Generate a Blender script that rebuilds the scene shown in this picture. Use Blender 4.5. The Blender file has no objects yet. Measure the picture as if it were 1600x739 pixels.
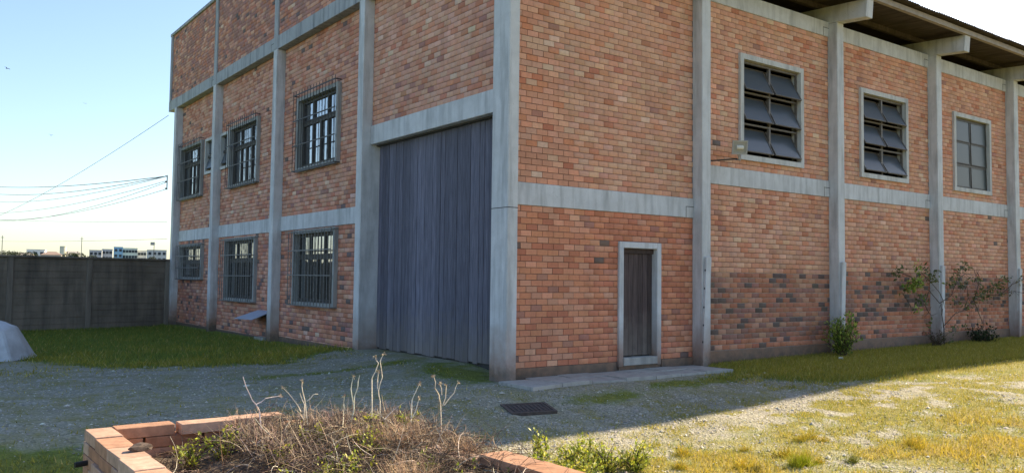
import bpy, bmesh, math, random
import numpy as np
from mathutils import Vector, Matrix

rng = np.random.default_rng(7)
random.seed(7)
sc = bpy.context.scene
COL = sc.collection

# ------------------------------------------------------------------ camera
cam_d = bpy.data.cameras.new('camera')
cam = bpy.data.objects.new('camera', cam_d); COL.objects.link(cam)
fw = Vector((0.59124683, 0.80493086, 0.05013478)); rt = Vector((0.80552134, -0.59244098, 0.01220888))
up = Vector((-0.0395292, -0.03316617, 0.99866784))
M = Matrix((rt, up, -fw)).transposed().to_4x4(); M.translation = (-8.58615, -11.72949, 1.75)
cam.matrix_world = M
cam_d.sensor_width = 36.0; cam_d.lens = 36.0 * 1312.01 / 1600.0
cam_d.clip_start = 0.1; cam_d.clip_end = 6000
sc.camera = cam

# ------------------------------------------------------------------ sky, sun, exposure
SUN = Vector((1.72, 0.245, 1.0)).normalized()
EL = math.asin(SUN.z); AZ = math.atan2(SUN.x, SUN.y)
w = bpy.data.worlds.new('World'); sc.world = w; w.use_nodes = True
nt = w.node_tree; bg = nt.nodes['Background']
sky = nt.nodes.new('ShaderNodeTexSky'); sky.sky_type = 'NISHITA'; sky.sun_disc = False
sky.sun_elevation = EL; sky.sun_rotation = AZ
sky.altitude = 0; sky.air_density = 1.0; sky.dust_density = 1.0; sky.ozone_density = 2.0
nt.links.new(sky.outputs[0], bg.inputs[0]); bg.inputs[1].default_value = 0.05
sun_d = bpy.data.lights.new('sun', 'SUN'); sun_d.energy = 2.7; sun_d.angle = math.radians(0.9); sun_d.color = (1.0, 0.81, 0.54)
sun = bpy.data.objects.new('sun', sun_d); COL.objects.link(sun)
sun.rotation_euler = SUN.to_track_quat('Z', 'Y').to_euler()
sc.view_settings.view_transform = 'Standard'; sc.view_settings.look = 'None'
sc.view_settings.exposure = 2.36; sc.view_settings.gamma = 1.0
sc.cycles.max_bounces = 6; sc.cycles.diffuse_bounces = 4; sc.cycles.use_denoising = True

# ------------------------------------------------------------------ materials
def N(nt, kind, **kw):
    n = nt.nodes.new(kind)
    for k, v in kw.items(): setattr(n, k, v)
    return n
def new_mat(name):
    m = bpy.data.materials.new(name); m.use_nodes = True
    nt = m.node_tree; b = nt.nodes['Principled BSDF']
    return m, nt, b, nt.links.new
def ramp(nt, stops):
    r = nt.nodes.new('ShaderNodeValToRGB'); e = r.color_ramp.elements
    while len(e) < len(stops): e.new(0.5)
    for i, (p, c) in enumerate(stops):
        e[i].position = p; e[i].color = (*c, 1) if len(c) == 3 else c
    return r
def noise(nt, L, scale, detail=4, vec=None, rough=0.6, stretch=None):
    n = N(nt, 'ShaderNodeTexNoise'); n.inputs['Scale'].default_value = scale; n.inputs['Detail'].default_value = detail
    n.inputs['Roughness'].default_value = rough
    if vec is None:
        g = N(nt, 'ShaderNodeNewGeometry'); vec = g.outputs['Position']
    if stretch:
        mp = N(nt, 'ShaderNodeMapping'); mp.inputs['Scale'].default_value = stretch; L(vec, mp.inputs[0]); vec = mp.outputs[0]
    L(vec, n.inputs['Vector'])
    return n.outputs['Fac']
def mix(nt, L, fac, a, b, mode='MIX'):
    m = N(nt, 'ShaderNodeMix', data_type='RGBA', blend_type=mode)
    for sock, v in ((m.inputs['Factor'], fac), (m.inputs['A'], a), (m.inputs['B'], b)):
        if isinstance(v, (int, float)): sock.default_value = v
        elif isinstance(v, tuple): sock.default_value = (*v, 1)
        else: L(v, sock)
    return m.outputs['Result']
def maprange(nt, L, v, a, b, c=0.0, d=1.0):
    m = N(nt, 'ShaderNodeMapRange'); L(v, m.inputs[0])
    for i, x in enumerate((a, b, c, d)): m.inputs[i + 1].default_value = x
    return m.outputs[0]
def bump(nt, L, b, h, s=0.3, dist=0.01):
    n = N(nt, 'ShaderNodeBump'); n.inputs['Strength'].default_value = s; n.inputs['Distance'].default_value = dist
    L(h, n.inputs['Height']); L(n.outputs[0], b.inputs['Normal'])

def simple(name, c, rough=0.7, var=0.18, scale=6, metal=0.0, bs=0.2, spec=0.4, stretch=None):
    m, nt, b, L = new_mat(name)
    f = noise(nt, L, scale, 5, stretch=stretch)
    lo = tuple(x * (1 - var) for x in c); hi = tuple(min(1, x * (1 + var)) for x in c)
    r = ramp(nt, [(0.3, lo), (0.7, hi)]); L(f, r.inputs[0]); L(r.outputs[0], b.inputs['Base Color'])
    b.inputs['Roughness'].default_value = rough; b.inputs['Metallic'].default_value = metal
    b.inputs['Specular IOR Level'].default_value = spec
    if bs: bump(nt, L, b, noise(nt, L, scale * 8, 3), bs, 0.005)
    return m

def attr_mat(name, rough=0.85, var=0.25, scale=30, bs=0.35, translucent=0.0, spec=0.25, streak=0.0):
    m, nt, b, L = new_mat(name)
    a = N(nt, 'ShaderNodeAttribute', attribute_name='col')
    f = noise(nt, L, scale, 4)
    k = maprange(nt, L, f, 0.25, 0.75, 1 - var, 1 + var)
    v = N(nt, 'ShaderNodeVectorMath', operation='SCALE'); L(a.outputs['Color'], v.inputs[0]); L(k, v.inputs['Scale'])
    if streak:      # grime washed down the face in uneven runs, and sooty blotches
        s1 = maprange(nt, L, noise(nt, L, 2.2, 6, stretch=(1.6, 1.6, .3)), .48, .80, 1.0, 1 - streak)
        s2 = maprange(nt, L, noise(nt, L, 60, 3), .64, .78, 1.0, 1 - streak * .6)
        mm = N(nt, 'ShaderNodeMath', operation='MULTIPLY'); L(s1, mm.inputs[0]); L(s2, mm.inputs[1])
        v2 = N(nt, 'ShaderNodeVectorMath', operation='SCALE'); L(v.outputs[0], v2.inputs[0]); L(mm.outputs[0], v2.inputs['Scale']); v = v2
    L(v.outputs[0], b.inputs['Base Color']); b.inputs['Roughness'].default_value = rough
    b.inputs['Specular IOR Level'].default_value = spec
    if bs: bump(nt, L, b, noise(nt, L, scale * 4, 4), bs, 0.004)
    if translucent:
        t = N(nt, 'ShaderNodeBsdfTranslucent'); L(v.outputs[0], t.inputs[0])
        ms = N(nt, 'ShaderNodeMixShader'); ms.inputs[0].default_value = translucent
        L(b.outputs[0], ms.inputs[1]); L(t.outputs[0], ms.inputs[2])
        L(ms.outputs[0], nt.nodes['Material Output'].inputs[0])
    return m

def concrete(name, c, splash=True, stain=0.5):
    m, nt, b, L = new_mat(name)
    g = N(nt, 'ShaderNodeNewGeometry'); P = g.outputs['Position']
    f = noise(nt, L, 3.0, 6, P)
    r = ramp(nt, [(0.3, tuple(x * 0.86 for x in c)), (0.72, tuple(x * 1.08 for x in c))]); L(f, r.inputs[0])
    # dark weather streaks running down
    s = noise(nt, L, 4.0, 6, P, stretch=(1.6, 1.6, 0.18))
    sm = maprange(nt, L, s, 0.47, 0.74, 0.0, stain)
    col = mix(nt, L, sm, r.outputs[0], (0.10, 0.11, 0.115))
    if splash:      # soil splashed up from the ground stays on the lowest half metre
        sep = N(nt, 'ShaderNodeSeparateXYZ'); L(P, sep.inputs[0])
        n2 = noise(nt, L, 2.5, 4, P)
        add = N(nt, 'ShaderNodeMath', operation='MULTIPLY_ADD'); L(n2, add.inputs[0]); add.inputs[1].default_value = -0.9; L(sep.outputs['Z'], add.inputs[2])
        k = maprange(nt, L, add.outputs[0], -0.30, 0.60, 0.92, 0.0)
        col = mix(nt, L, k, col, (0.27, 0.155, 0.10))
        n3 = noise(nt, L, 6, 5, P)
        add2 = N(nt, 'ShaderNodeMath', operation='MULTIPLY_ADD'); L(n3, add2.inputs[0]); add2.inputs[1].default_value = -0.8; L(sep.outputs['Z'], add2.inputs[2])
        k2 = maprange(nt, L, add2.outputs[0], -0.42, -0.12, 0.75, 0.0)
        col = mix(nt, L, k2, col, (0.075, 0.07, 0.06))
    pit = maprange(nt, L, noise(nt, L, 28, 5, P), 0.60, 0.72, 0.0, 0.4)
    col = mix(nt, L, pit, col, tuple(x * .5 for x in c))
    blot = maprange(nt, L, noise(nt, L, 0.9, 5, P), 0.45, 0.75, 0.0, 0.35)
    col = mix(nt, L, blot, col, (c[0] * .72, c[1] * .70, c[2] * .66))
    L(col, b.inputs['Base Color']); b.inputs['Roughness'].default_value = 0.85; b.inputs['Specular IOR Level'].default_value = 0.3
    bump(nt, L, b, noise(nt, L, 30, 6, P), 0.5, 0.01)
    return m

M_BRICK = attr_mat('fired clay brick', var=0.10, scale=20, streak=0.22)
M_BLOCK = attr_mat('new clay block', var=0.30, scale=12, bs=0.55, streak=0.25)
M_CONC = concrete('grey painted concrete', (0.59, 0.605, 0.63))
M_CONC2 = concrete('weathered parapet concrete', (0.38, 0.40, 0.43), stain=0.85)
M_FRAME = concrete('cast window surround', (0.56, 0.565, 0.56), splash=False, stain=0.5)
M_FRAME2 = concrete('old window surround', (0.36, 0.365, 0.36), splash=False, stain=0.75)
M_PLINTH = concrete('stained plinth render', (0.21, 0.185, 0.16), stain=0.9)
M_SLAB = concrete('worn paving', (0.40, 0.385, 0.36), splash=False, stain=0.5)
M_MORTAR = simple('recessed mortar', (0.13, 0.095, 0.08), 0.95, 0.3, 9)
M_MORTAR2 = simple('pale mortar', (0.34, 0.31, 0.28), 0.95, 0.3, 9)
M_STEEL = simple('dark painted steel', (0.055, 0.05, 0.045), 0.55, 0.3, 12)
M_STEEL2 = simple('brown grey steel frame', (0.13, 0.115, 0.105), 0.55, 0.25, 12)
M_RUST = simple('weathered steel bars', (0.17, 0.165, 0.16), 0.6, 0.4, 20)
M_BAR = simple('black steel bars', (0.035, 0.033, 0.035), 0.5, 0.3, 20)
M_ROOF = simple('weathered roof sheet', (0.09, 0.072, 0.062), 0.85, 0.35, 3, stretch=(4, 0.4, 1))
M_PURLIN = simple('grey brown purlin', (0.33, 0.29, 0.26), 0.8, 0.2, 5)
M_JOINT = simple('open joint', (0.05, 0.05, 0.05), 0.9, 0.1, 5, bs=0)
M_INNER = simple('inside render', (0.22, 0.21, 0.20), 0.9, 0.1, 2)
M_BLACK = simple('black plastic', (0.02, 0.02, 0.022), 0.5, 0.1, 5)
M_ALU = simple('grey lamp housing', (0.34, 0.34, 0.335), 0.5, 0.1, 9, metal=0.2)
M_CABLE = simple('cable sheath', (0.05, 0.055, 0.06), 0.6, 0.1, 5, bs=0)
M_IRON = simple('rusty drain iron', (0.085, 0.066, 0.06), 0.7, 0.3, 15)
M_SOIL = simple('dry soil', (0.10, 0.075, 0.055), 0.95, 0.4, 14, bs=0.8)
M_SHEET = simple('faded sheet', (0.50, 0.52, 0.55), 0.6, 0.25, 2.5, bs=.5)
M_BLUE = simple('blue grey sheet metal', (0.36, 0.39, 0.48), 0.5, 0.15, 5)
M_LEAF = attr_mat('leaf', rough=0.55, var=0.3, scale=25, bs=0, translucent=0.35, spec=0.35)
M_BLADE = attr_mat('grass blade', rough=0.7, var=0.25, scale=8, bs=0, translucent=0.35, spec=0.2)
M_STEM = attr_mat('dry stem', rough=0.85, var=0.3, scale=40, bs=0)
M_PEBBLE = attr_mat('pebble', rough=0.85, var=0.2, scale=30, bs=0.2)
M_WALLFAR = attr_mat('far wall paint', rough=0.9, var=0.06, scale=0.5, bs=0)

def glass_mat(name, tint, refl, rough=0.03):
    m, nt, b, L = new_mat(name)
    b.inputs['Base Color'].default_value = (*tint, 1); b.inputs['Roughness'].default_value = 0.35; b.inputs['Specular IOR Level'].default_value = 0.1
    gl = N(nt, 'ShaderNodeBsdfGlossy'); gl.inputs['Roughness'].default_value = rough
    gl.inputs['Color'].default_value = (0.95, 0.97, 1, 1)
    lw = N(nt, 'ShaderNodeLayerWeight'); lw.inputs['Blend'].default_value = 0.45
    k = maprange(nt, L, lw.outputs['Facing'], 0, 1, refl[0], refl[1])
    ms = N(nt, 'ShaderNodeMixShader'); L(k, ms.inputs[0]); L(b.outputs[0], ms.inputs[1]); L(gl.outputs[0], ms.inputs[2])
    L(ms.outputs[0], nt.nodes['Material Output'].inputs[0])
    # old panes are never quite flat
    bn = N(nt, 'ShaderNodeBump'); bn.inputs['Strength'].default_value = 0.12; bn.inputs['Distance'].default_value = 0.02
    L(noise(nt, L, 2.5, 2), bn.inputs['Height']); L(bn.outputs[0], gl.inputs['Normal'])
    return m
M_GLASS = glass_mat('window glass', (0.02, 0.025, 0.03), (0.25, 0.75))
M_GLASSD = glass_mat('dusty awning glass', (0.075, 0.088, 0.105), (0.03, 0.10), 0.25)

M_GLASSF = glass_mat('fogged closed glass', (0.05, 0.06, 0.06), (0.01, 0.05), 0.35)
def wood_mat(name, c, dark):
    m, nt, b, L = new_mat(name)
    oi = N(nt, 'ShaderNodeObjectInfo')
    s = noise(nt, L, 9, 6, stretch=(6, 6, 0.25))
    r = ramp(nt, [(0.25, dark), (0.55, c), (0.85, tuple(min(1, x * 1.7) for x in c))]); L(s, r.inputs[0])
    sz = N(nt, 'ShaderNodeSeparateXYZ'); gp = N(nt, 'ShaderNodeNewGeometry'); L(gp.outputs['Position'], sz.inputs[0])
    ft = N(nt, 'ShaderNodeMath', operation='MULTIPLY_ADD'); L(noise(nt, L, 5, 5), ft.inputs[0]); ft.inputs[1].default_value = -1.3; L(sz.outputs['Z'], ft.inputs[2])
    base_c = mix(nt, L, maprange(nt, L, ft.outputs[0], -.5, .5, .65, 0), r.outputs[0], (.20, .175, .15))
    k = maprange(nt, L, oi.outputs['Random'], 0, 1, 0.75, 1.22)
    v = N(nt, 'ShaderNodeVectorMath', operation='SCALE'); L(base_c, v.inputs[0]); L(k, v.inputs['Scale'])
    L(v.outputs[0], b.inputs['Base Color']); b.inputs['Roughness'].default_value = 0.8; b.inputs['Specular IOR Level'].default_value = 0.3
    bump(nt, L, b, noise(nt, L, 30, 4, stretch=(6, 6, 0.3)), 0.4, 0.004)
    return m
M_GATE = wood_mat('weathered grey planks', (0.145, 0.145, 0.195), (0.06, 0.06, 0.085))
M_DOOR = wood_mat('weathered brown planks', (0.095, 0.068, 0.066), (0.03, 0.022, 0.022))

# ------------------------------------------------------------------ mesh helpers
class MB:
    def __init__(self): self.v = []; self.f = []; self.c = []; self.mi = []
    def add(self, vs, fs, col=None, mi=0):
        o = len(self.v); self.v += [tuple(map(float, p)) for p in vs]
        for f in fs:
            self.f.append(tuple(i + o for i in f)); self.mi.append(mi); self.c.append(col)
        return self
    def box(self, x0, x1, y0, y1, z0, z1, col=None, mi=0):
        x0, x1 = sorted((x0, x1)); y0, y1 = sorted((y0, y1)); z0, z1 = sorted((z0, z1))
        vs = [(x0, y0, z0), (x1, y0, z0), (x1, y1, z0), (x0, y1, z0), (x0, y0, z1), (x1, y0, z1), (x1, y1, z1), (x0, y1, z1)]
        return self.add(vs, [(3, 2, 1, 0), (4, 5, 6, 7), (0, 1, 5, 4), (1, 2, 6, 5), (2, 3, 7, 6), (3, 0, 4, 7)], col, mi)
    def tube(self, pts, r, n=5, col=None, r1=None, mi=0):
        pts = [Vector(p) for p in pts]; vs = []; fs = []
        r1 = r if r1 is None else r1; k = len(pts)
        for i, p in enumerate(pts):
            d = (pts[min(i + 1, k - 1)] - pts[max(i - 1, 0)]); d = d.normalized() if d.length > 1e-9 else Vector((0, 0, 1))
            a = d.cross(Vector((0.31, 0.17, 0.93))); a = a.normalized() if a.length > 1e-6 else Vector((1, 0, 0)); b = d.cross(a)
            rr = r + (r1 - r) * i / max(1, k - 1)
            for j in range(n):
                t = 2 * math.pi * j / n; vs.append(p + a * math.cos(t) * rr + b * math.sin(t) * rr)
        for i in range(k - 1):
            for j in range(n):
                fs.append((i * n + j, i * n + (j + 1) % n, (i + 1) * n + (j + 1) % n, (i + 1) * n + j))
        fs.append(tuple(range(n - 1, -1, -1))); fs.append(tuple((k - 1) * n + j for j in range(n)))
        return self.add(vs, fs, col, mi)
    def mesh(self, name, mats):
        me = bpy.data.meshes.new(name); me.from_pydata(self.v, [], self.f)
        for m in (mats if isinstance(mats, (list, tuple)) else [mats]): me.materials.append(m)
        if any(self.mi): me.polygons.foreach_set('material_index', self.mi)
        if any(c is not None for c in self.c):
            a = me.attributes.new('col', 'FLOAT_COLOR', 'CORNER')
            arr = []
            for f, c in zip(self.f, self.c): arr += list((*(c or (0.3, 0.3, 0.3)), 1.0)) * len(f)
            a.data.foreach_set('color', arr)
        me.update(); return me
    def build(self, name, mats, parent=None, bevel=0.0, smooth=False):
        me = self.mesh(name, mats)
        if bevel:
            bm = bmesh.new(); bm.from_mesh(me); bmesh.ops.bevel(bm, geom=bm.edges[:], offset=bevel, segments=1, affect='EDGES'); bm.to_mesh(me); bm.free()
        if smooth: me.polygons.foreach_set('use_smooth', [True] * len(me.polygons))
        return link(name, me, parent)
def link(name, data, parent=None):
    o = bpy.data.objects.new(name, data); COL.objects.link(o); o.parent = parent
    return o
def np_mesh(name, V, F, mat, cols=None, parent=None, percorner=None):
    """V (n,3), F (m,k) arrays of one face size"""
    me = bpy.data.meshes.new(name); n, k = F.shape
    me.vertices.add(len(V)); me.vertices.foreach_set('co', V.astype(np.float32).ravel())
    me.loops.add(n * k); me.loops.foreach_set('vertex_index', F.astype(np.int32).ravel())
    me.polygons.add(n); me.polygons.foreach_set('loop_start', np.arange(0, n * k, k, dtype=np.int32))
    me.materials.append(mat)
    if cols is not None:
        a = me.attributes.new('col', 'FLOAT_COLOR', 'POINT'); c = np.ones((len(V), 4), np.float32); c[:, :3] = cols
        a.data.foreach_set('color', c.ravel())
    me.update(calc_edges=True); me.validate()
    return link(name, me, parent)
def empty(name, loc=(0, 0, 0)):
    o = bpy.data.objects.new(name, None); o.location = loc; COL.objects.link(o); o.empty_display_size = 0.2
    return o
def tag(o, label=None, cat=None, group=None, kind=None):
    for k, v in (('label', label), ('category', cat), ('group', group), ('kind', kind)):
        if v: o[k] = v
    return o
def vnoise(x, y, s, seed=0):
    """value noise 0..1"""
    r = np.random.default_rng(seed).random((64, 64)); x = np.asarray(x) * s; y = np.asarray(y) * s
    xi = np.floor(x).astype(int); yi = np.floor(y).astype(int); fx = x - xi; fy = y - yi
    fx = fx * fx * (3 - 2 * fx); fy = fy * fy * (3 - 2 * fy)
    g = lambda a, b: r[a % 64, b % 64]
    return (g(xi, yi) * (1 - fx) + g(xi + 1, yi) * fx) * (1 - fy) + (g(xi, yi + 1) * (1 - fx) + g(xi + 1, yi + 1) * fx) * fy
def fbm(x, y, s, seed=0): return 0.55 * vnoise(x, y, s, seed) + 0.3 * vnoise(x, y, s * 2.3, seed + 1) + 0.15 * vnoise(x, y, s * 5.1, seed + 2)
def sig(t): return 1 / (1 + np.exp(-np.clip(t, -30, 30)))

# ------------------------------------------------------------------ ground
def gz(x, y):
    t = np.clip((-1.0 - y) / 2.2, 0, 1); t = t * t * (3 - 2 * t)
    s = np.clip((8 - x) / 9, 0, 1); s = s * s * (3 - 2 * s)
    r = np.clip((x - 5) / 14, 0, 1) * 0.12
    l = -np.clip((y - 5) / 16, 0, 1) * 0.2 * np.clip((1 - x) / 2, 0, 1)
    q1 = np.clip((y - .2) / 1.4, 0, 1); q2 = np.clip((8.2 - y) / 2.4, 0, 1); q3 = np.clip((x + 2.6) / 2.3, 0, 1)
    ramp_ = .15 * q1 * q2 * q3 * q3 * (3 - 2 * q3)
    return -0.26 * t * s + r + l + ramp_ - 0.005
def zones(x, y):
    """fraction grass, fraction dry, blade height"""
    n = fbm(x, y, 0.9, 3); n2 = fbm(x, y, 2.6, 11)
    yb = np.interp(x, [-30, -12, -6.7, -5.4, -4, -2.6, -1.2, 0.3, 1], [12, 11, 8.7, 5.95, 5.05, 5.0, 5.15, 5.7, 5.9])
    lawn = sig((y - yb + (n - 0.5) * 2.2 + (n2 - .5) * 1.2) / 0.35) * (x < 0.4) * (0.72 + 0.28 * sig((n2 - .40) / .05))
    left = sig((-1.75 - y + (n - 0.5) * 1.2) / 0.2) * sig((-6.2 - x) / 0.3)
    moss = 0.85 * np.exp(-(((x + 0.35) / 0.9) ** 2 + ((y - 1.0) / 1.3) ** 2))
    moss += 0.75 * np.exp(-(((x + 2.2) / 2.6) ** 2 + ((y - 2.6) / 0.28) ** 2))
    moss += 0.85 * np.exp(-(((x - 0.3) / 1.0) ** 2 + ((y + 1.95) / 0.3) ** 2))
    moss += 0.95 * np.exp(-(((x - 3.2) / 1.9) ** 2 + ((y + 1.62) / 0.32) ** 2))
    right = sig((x - 4.4) / 0.4) * sig((y - np.interp(x, [4, 5, 6, 8, 12, 24], [-2.0, -2.7, -3.5, -4.1, -4.9, -6]) + (n - 0.5) * 1.2) / 0.22)
    front = sig((np.interp(x, [-4, -1, 2, 5, 9, 24], [-4.3, -4.5, -5.1, -6.0, -7.2, -9]) - y + (n - 0.5) * 1.8) / 0.35) * sig((x + 4.2) / 0.4)
    sparse = (0.22 + 0.36 * sig((x - .5) / .6) * sig((-3.3 - y) / .3)) * (n2 > 0.46) + 0.14
    front = front * (0.30 + 0.70 * sig((fbm(x, y, 1.9, 51) - 0.44) / 0.05))
    front = front * (1 - 0.85 * np.exp(-(((x - 1.6) / 0.9) ** 2 + ((y + 5.6) / 0.35) ** 2)))
    g = np.clip(np.maximum.reduce([lawn, left, moss * (0.4 + 0.9 * n2), right * (0.7 + 0.5 * n2), front, sparse]), 0, 1)
    dry = np.clip((0.02 + 0.55 * sig((n - .52) / .06) * sig((9 - y) / 2) + .22 * n2) * lawn + 0.42 * left + 0.45 * moss + 0.62 * right + 0.95 * front, 0, 1)
    dry = np.where(g <= sparse + 1e-6, 0.6, dry)
    hgt = 0.035 + 0.035 * lawn * (1 + 1.2 * np.clip((x + .7) / .5, 0, 1)) + 0.03 * left + 0.025 * right + 0.03 * front
    return g, dry, hgt

def axis(segs):
    out = [segs[0][0]]
    for a, b, st in segs:
        n = max(1, int(round((b - a) / st))); out += list(np.linspace(a, b, n + 1)[1:])
    return np.array(out)
gx = axis([(-3000, -300, 900), (-300, -40, 52), (-40, -12, 2), (-12, 24, 0.14), (24, 60, 4), (60, 300, 60), (300, 3000, 900)])
gy = axis([(-3000, -300, 900), (-300, -30, 45), (-30, -10, 2), (-10, 22, 0.14), (22, 60, 4), (60, 300, 60), (300, 4000, 900)])
X, Y = np.meshgrid(gx, gy)
near = (X > -12) & (X < 24) & (Y > -10) & (Y < 22)
Z = gz(X, Y) + np.where(near, (fbm(X, Y, 1.7, 21) - 0.5) * 0.03 + (fbm(X, Y, 5, 5) - 0.5) * 0.014, 0) * ((X < -0.4) | (Y < -1.3)) * np.clip((np.hypot((X + 1.14) / 1.2, Y + 2.05) - .42) / .3, 0, 1) - .03 * (np.hypot((X + 1.14) / 1.3, Y + 2.05) < .26)
ny, nx = X.shape
idx = np.arange(nx * ny).reshape(ny, nx)
F = np.stack([idx[:-1, :-1], idx[:-1, 1:], idx[1:, 1:], idx[1:, :-1]], -1).reshape(-1, 4)
g, dry, _ = zones(X.ravel(), Y.ravel())
gm, nt, b, L = new_mat('gravel and turf')
a = N(nt, 'ShaderNodeAttribute', attribute_name='col'); sp = N(nt, 'ShaderNodeSeparateColor'); L(a.outputs['Color'], sp.inputs[0])
geo = N(nt, 'ShaderNodeNewGeometry'); P = geo.outputs['Position']
vor = N(nt, 'ShaderNodeTexVoronoi'); vor.inputs['Scale'].default_value = 34; L(P, vor.inputs['Vector'])
vs_ = N(nt, 'ShaderNodeSeparateColor'); L(vor.outputs['Color'], vs_.inputs[0])
gr = ramp(nt, [(0.0, (0.17, 0.16, 0.135)), (0.5, (0.33, 0.315, 0.265)), (1.0, (0.45, 0.425, 0.36))]); L(vs_.outputs[0], gr.inputs[0])
dirt = maprange(nt, L, noise(nt, L, 1.3, 5, P), 0.36, 0.66, 0.0, 0.75)
gcol = mix(nt, L, dirt, gr.outputs[0], (0.26, 0.25, 0.135))
tf = noise(nt, L, 9, 5, P)
wet = ramp(nt, [(0.3, (0.09, 0.14, 0.03)), (0.7, (0.15, 0.22, 0.045))]); L(tf, wet.inputs[0])
dr = ramp(nt, [(0.3, (0.14, 0.105, 0.035)), (0.7, (0.40, 0.30, 0.075))]); L(tf, dr.inputs[0])
turf = mix(nt, L, sp.outputs[1], wet.outputs[0], dr.outputs[0])
nn = noise(nt, L, 3.5, 6, P)
add = N(nt, 'ShaderNodeMath', operation='MULTIPLY_ADD'); L(nn, add.inputs[0]); add.inputs[1].default_value = 0.9; L(sp.outputs[0], add.inputs[2])
msk = maprange(nt, L, add.outputs[0], 0.70, 1.08)
L(mix(nt, L, msk, gcol, turf), b.inputs['Base Color']); b.inputs['Roughness'].default_value = 0.95; b.inputs['Specular IOR Level'].default_value = 0.15
bump(nt, L, b, vor.outputs['Distance'], 0.9, 0.02)
ground = np_mesh('ground', np.stack([X.ravel(), Y.ravel(), Z.ravel()], 1), F, gm, np.stack([g, dry, dry * 0], 1))
tag(ground, kind='structure')

# ------------------------------------------------------------------ the brick building
bld = empty('factory_building', (0, 0, 0))
tag(bld, 'two storey brick factory building with grey concrete frame and big plank gate', 'factory building')
PO = 0.2506            # how far columns stand proud
CW = 0.267             # column width
RC = [4.656, 9.4935, 14.217, 18.90, 23.62, 28.35]
LC = [5.352, 10.75, 16.28, 21.092]
BL, BH = 0.247, 0.1095
# wall faces: R (y=0, looks to -y, along x) and L (x=0, looks to -x, along y). a along wall, c outward
def RB(mb, a0, a1, z0, z1, c0, c1, **k): return mb.box(a0, a1, -c0, -c1, z0, z1, **k)
def LB(mb, a0, a1, z0, z1, c0, c1, **k): return mb.box(-c0, -c1, a0, a1, z0, z1, **k)
WB = {'R': RB, 'L': LB}
def wp(wl, a, z, c): return (a, -c, z) if wl == 'R' else (-c, a, z)

# windows and doors: (outer a0,a1,z0,z1)
R_WIN = [(6.12, 8.42, 4.40, 6.74, True), (10.81, 13.07, 4.40, 6.66, True), (15.55, 17.80, 4.40, 6.66, False), (20.28, 22.52, 4.40, 6.66, False)]
DOOR = (2.545, 3.69, 0.10, 2.485)
L_WIN = [(7.02, 9.60, 4.49, 6.47, 'big'), (12.60, 15.22, 4.49, 6.47, 'big'), (18.22, 20.90, 4.49, 6.47, 'big'),
         (7.02, 9.66, 0.985, 2.945, 'low'), (12.58, 15.40, 0.945, 2.915, 'low'), (17.88, 20.70, 1.57, 2.85, 'small')]
L_VENT = [(15.44, 16.26, 5.21, 6.41), (16.78, 17.96, 5.21, 6.44)]

def holes_of(wl):
    if wl == 'R': return [(q[0] + .05, q[1] - .05, q[2] + .05, q[3] - .05) for q in R_WIN] + [(DOOR[0] + .05, DOOR[1] - .05, DOOR[2], DOOR[3] - .05)]
    return [(q[0] + .05, q[1] - .05, q[2] + .05, q[3] - .05) for q in L_WIN] + [(q[0] + .04, q[1] - .04, q[2] + .04, q[3] - .04) for q in L_VENT]
def wall_panel(wl, a0, a1, z0, z1, c1, thick, mat, name='wall'):
    mb = MB(); hs = [h for h in holes_of(wl) if h[0] < a1 and h[1] > a0 and h[2] < z1 and h[3] > z0]
    A = sorted({a0, a1, *[min(max(v, a0), a1) for h in hs for v in h[:2]]}); Q = sorted({z0, z1, *[min(max(v, z0), z1) for h in hs for v in h[2:]]})
    for i in range(len(A) - 1):
        for j in range(len(Q) - 1):
            ca, cz = (A[i] + A[i + 1]) / 2, (Q[j] + Q[j + 1]) / 2
            if any(h[0] < ca < h[1] and h[2] < cz < h[3] for h in hs): continue
            WB[wl](mb, A[i], A[i + 1], Q[j], Q[j + 1], c1 - thick, c1)
    return mb.build(name, mat, bld)

TAN, SALM, ORNG, RED, PURP, CHAR, PALE = (.60, .365, .265), (.57, .315, .22), (.545, .26, .165), (.48, .21, .135), (.38, .205, .165), (.17, .13, .12), (.64, .45, .34)
PAL = 1.08 * np.array([TAN, SALM, ORNG, RED, PURP, CHAR, PALE])
def brick_weights(wl, zone):
    return {'R1low': [.03, .22, .44, .25, .045, .012, .0], 'R1up': [.33, .52, .08, .035, .010, .002, .025], 'Rup': [.28, .52, .13, .04, .010, .002, .02],
            'Rmid': [.22, .52, .17, .06, .015, .004, .015], 'Rdark': [.02, .14, .16, .26, .24, .18, .0], 'Rfoot': [.05, .24, .27, .30, .09, .05, .0],
            'Lgate': [.28, .46, .12, .06, .03, .0, .05], 'Lup': [.16, .46, .12, .17, .06, .004, .025], 'Llow': [.06, .30, .17, .28, .14, .045, .01],
            'Lpar': [.03, .20, .05, .22, .46, .03, .01]}[zone]
BR = []      # every brick: wall, a0,a1,z0,z1,c,colour
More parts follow.
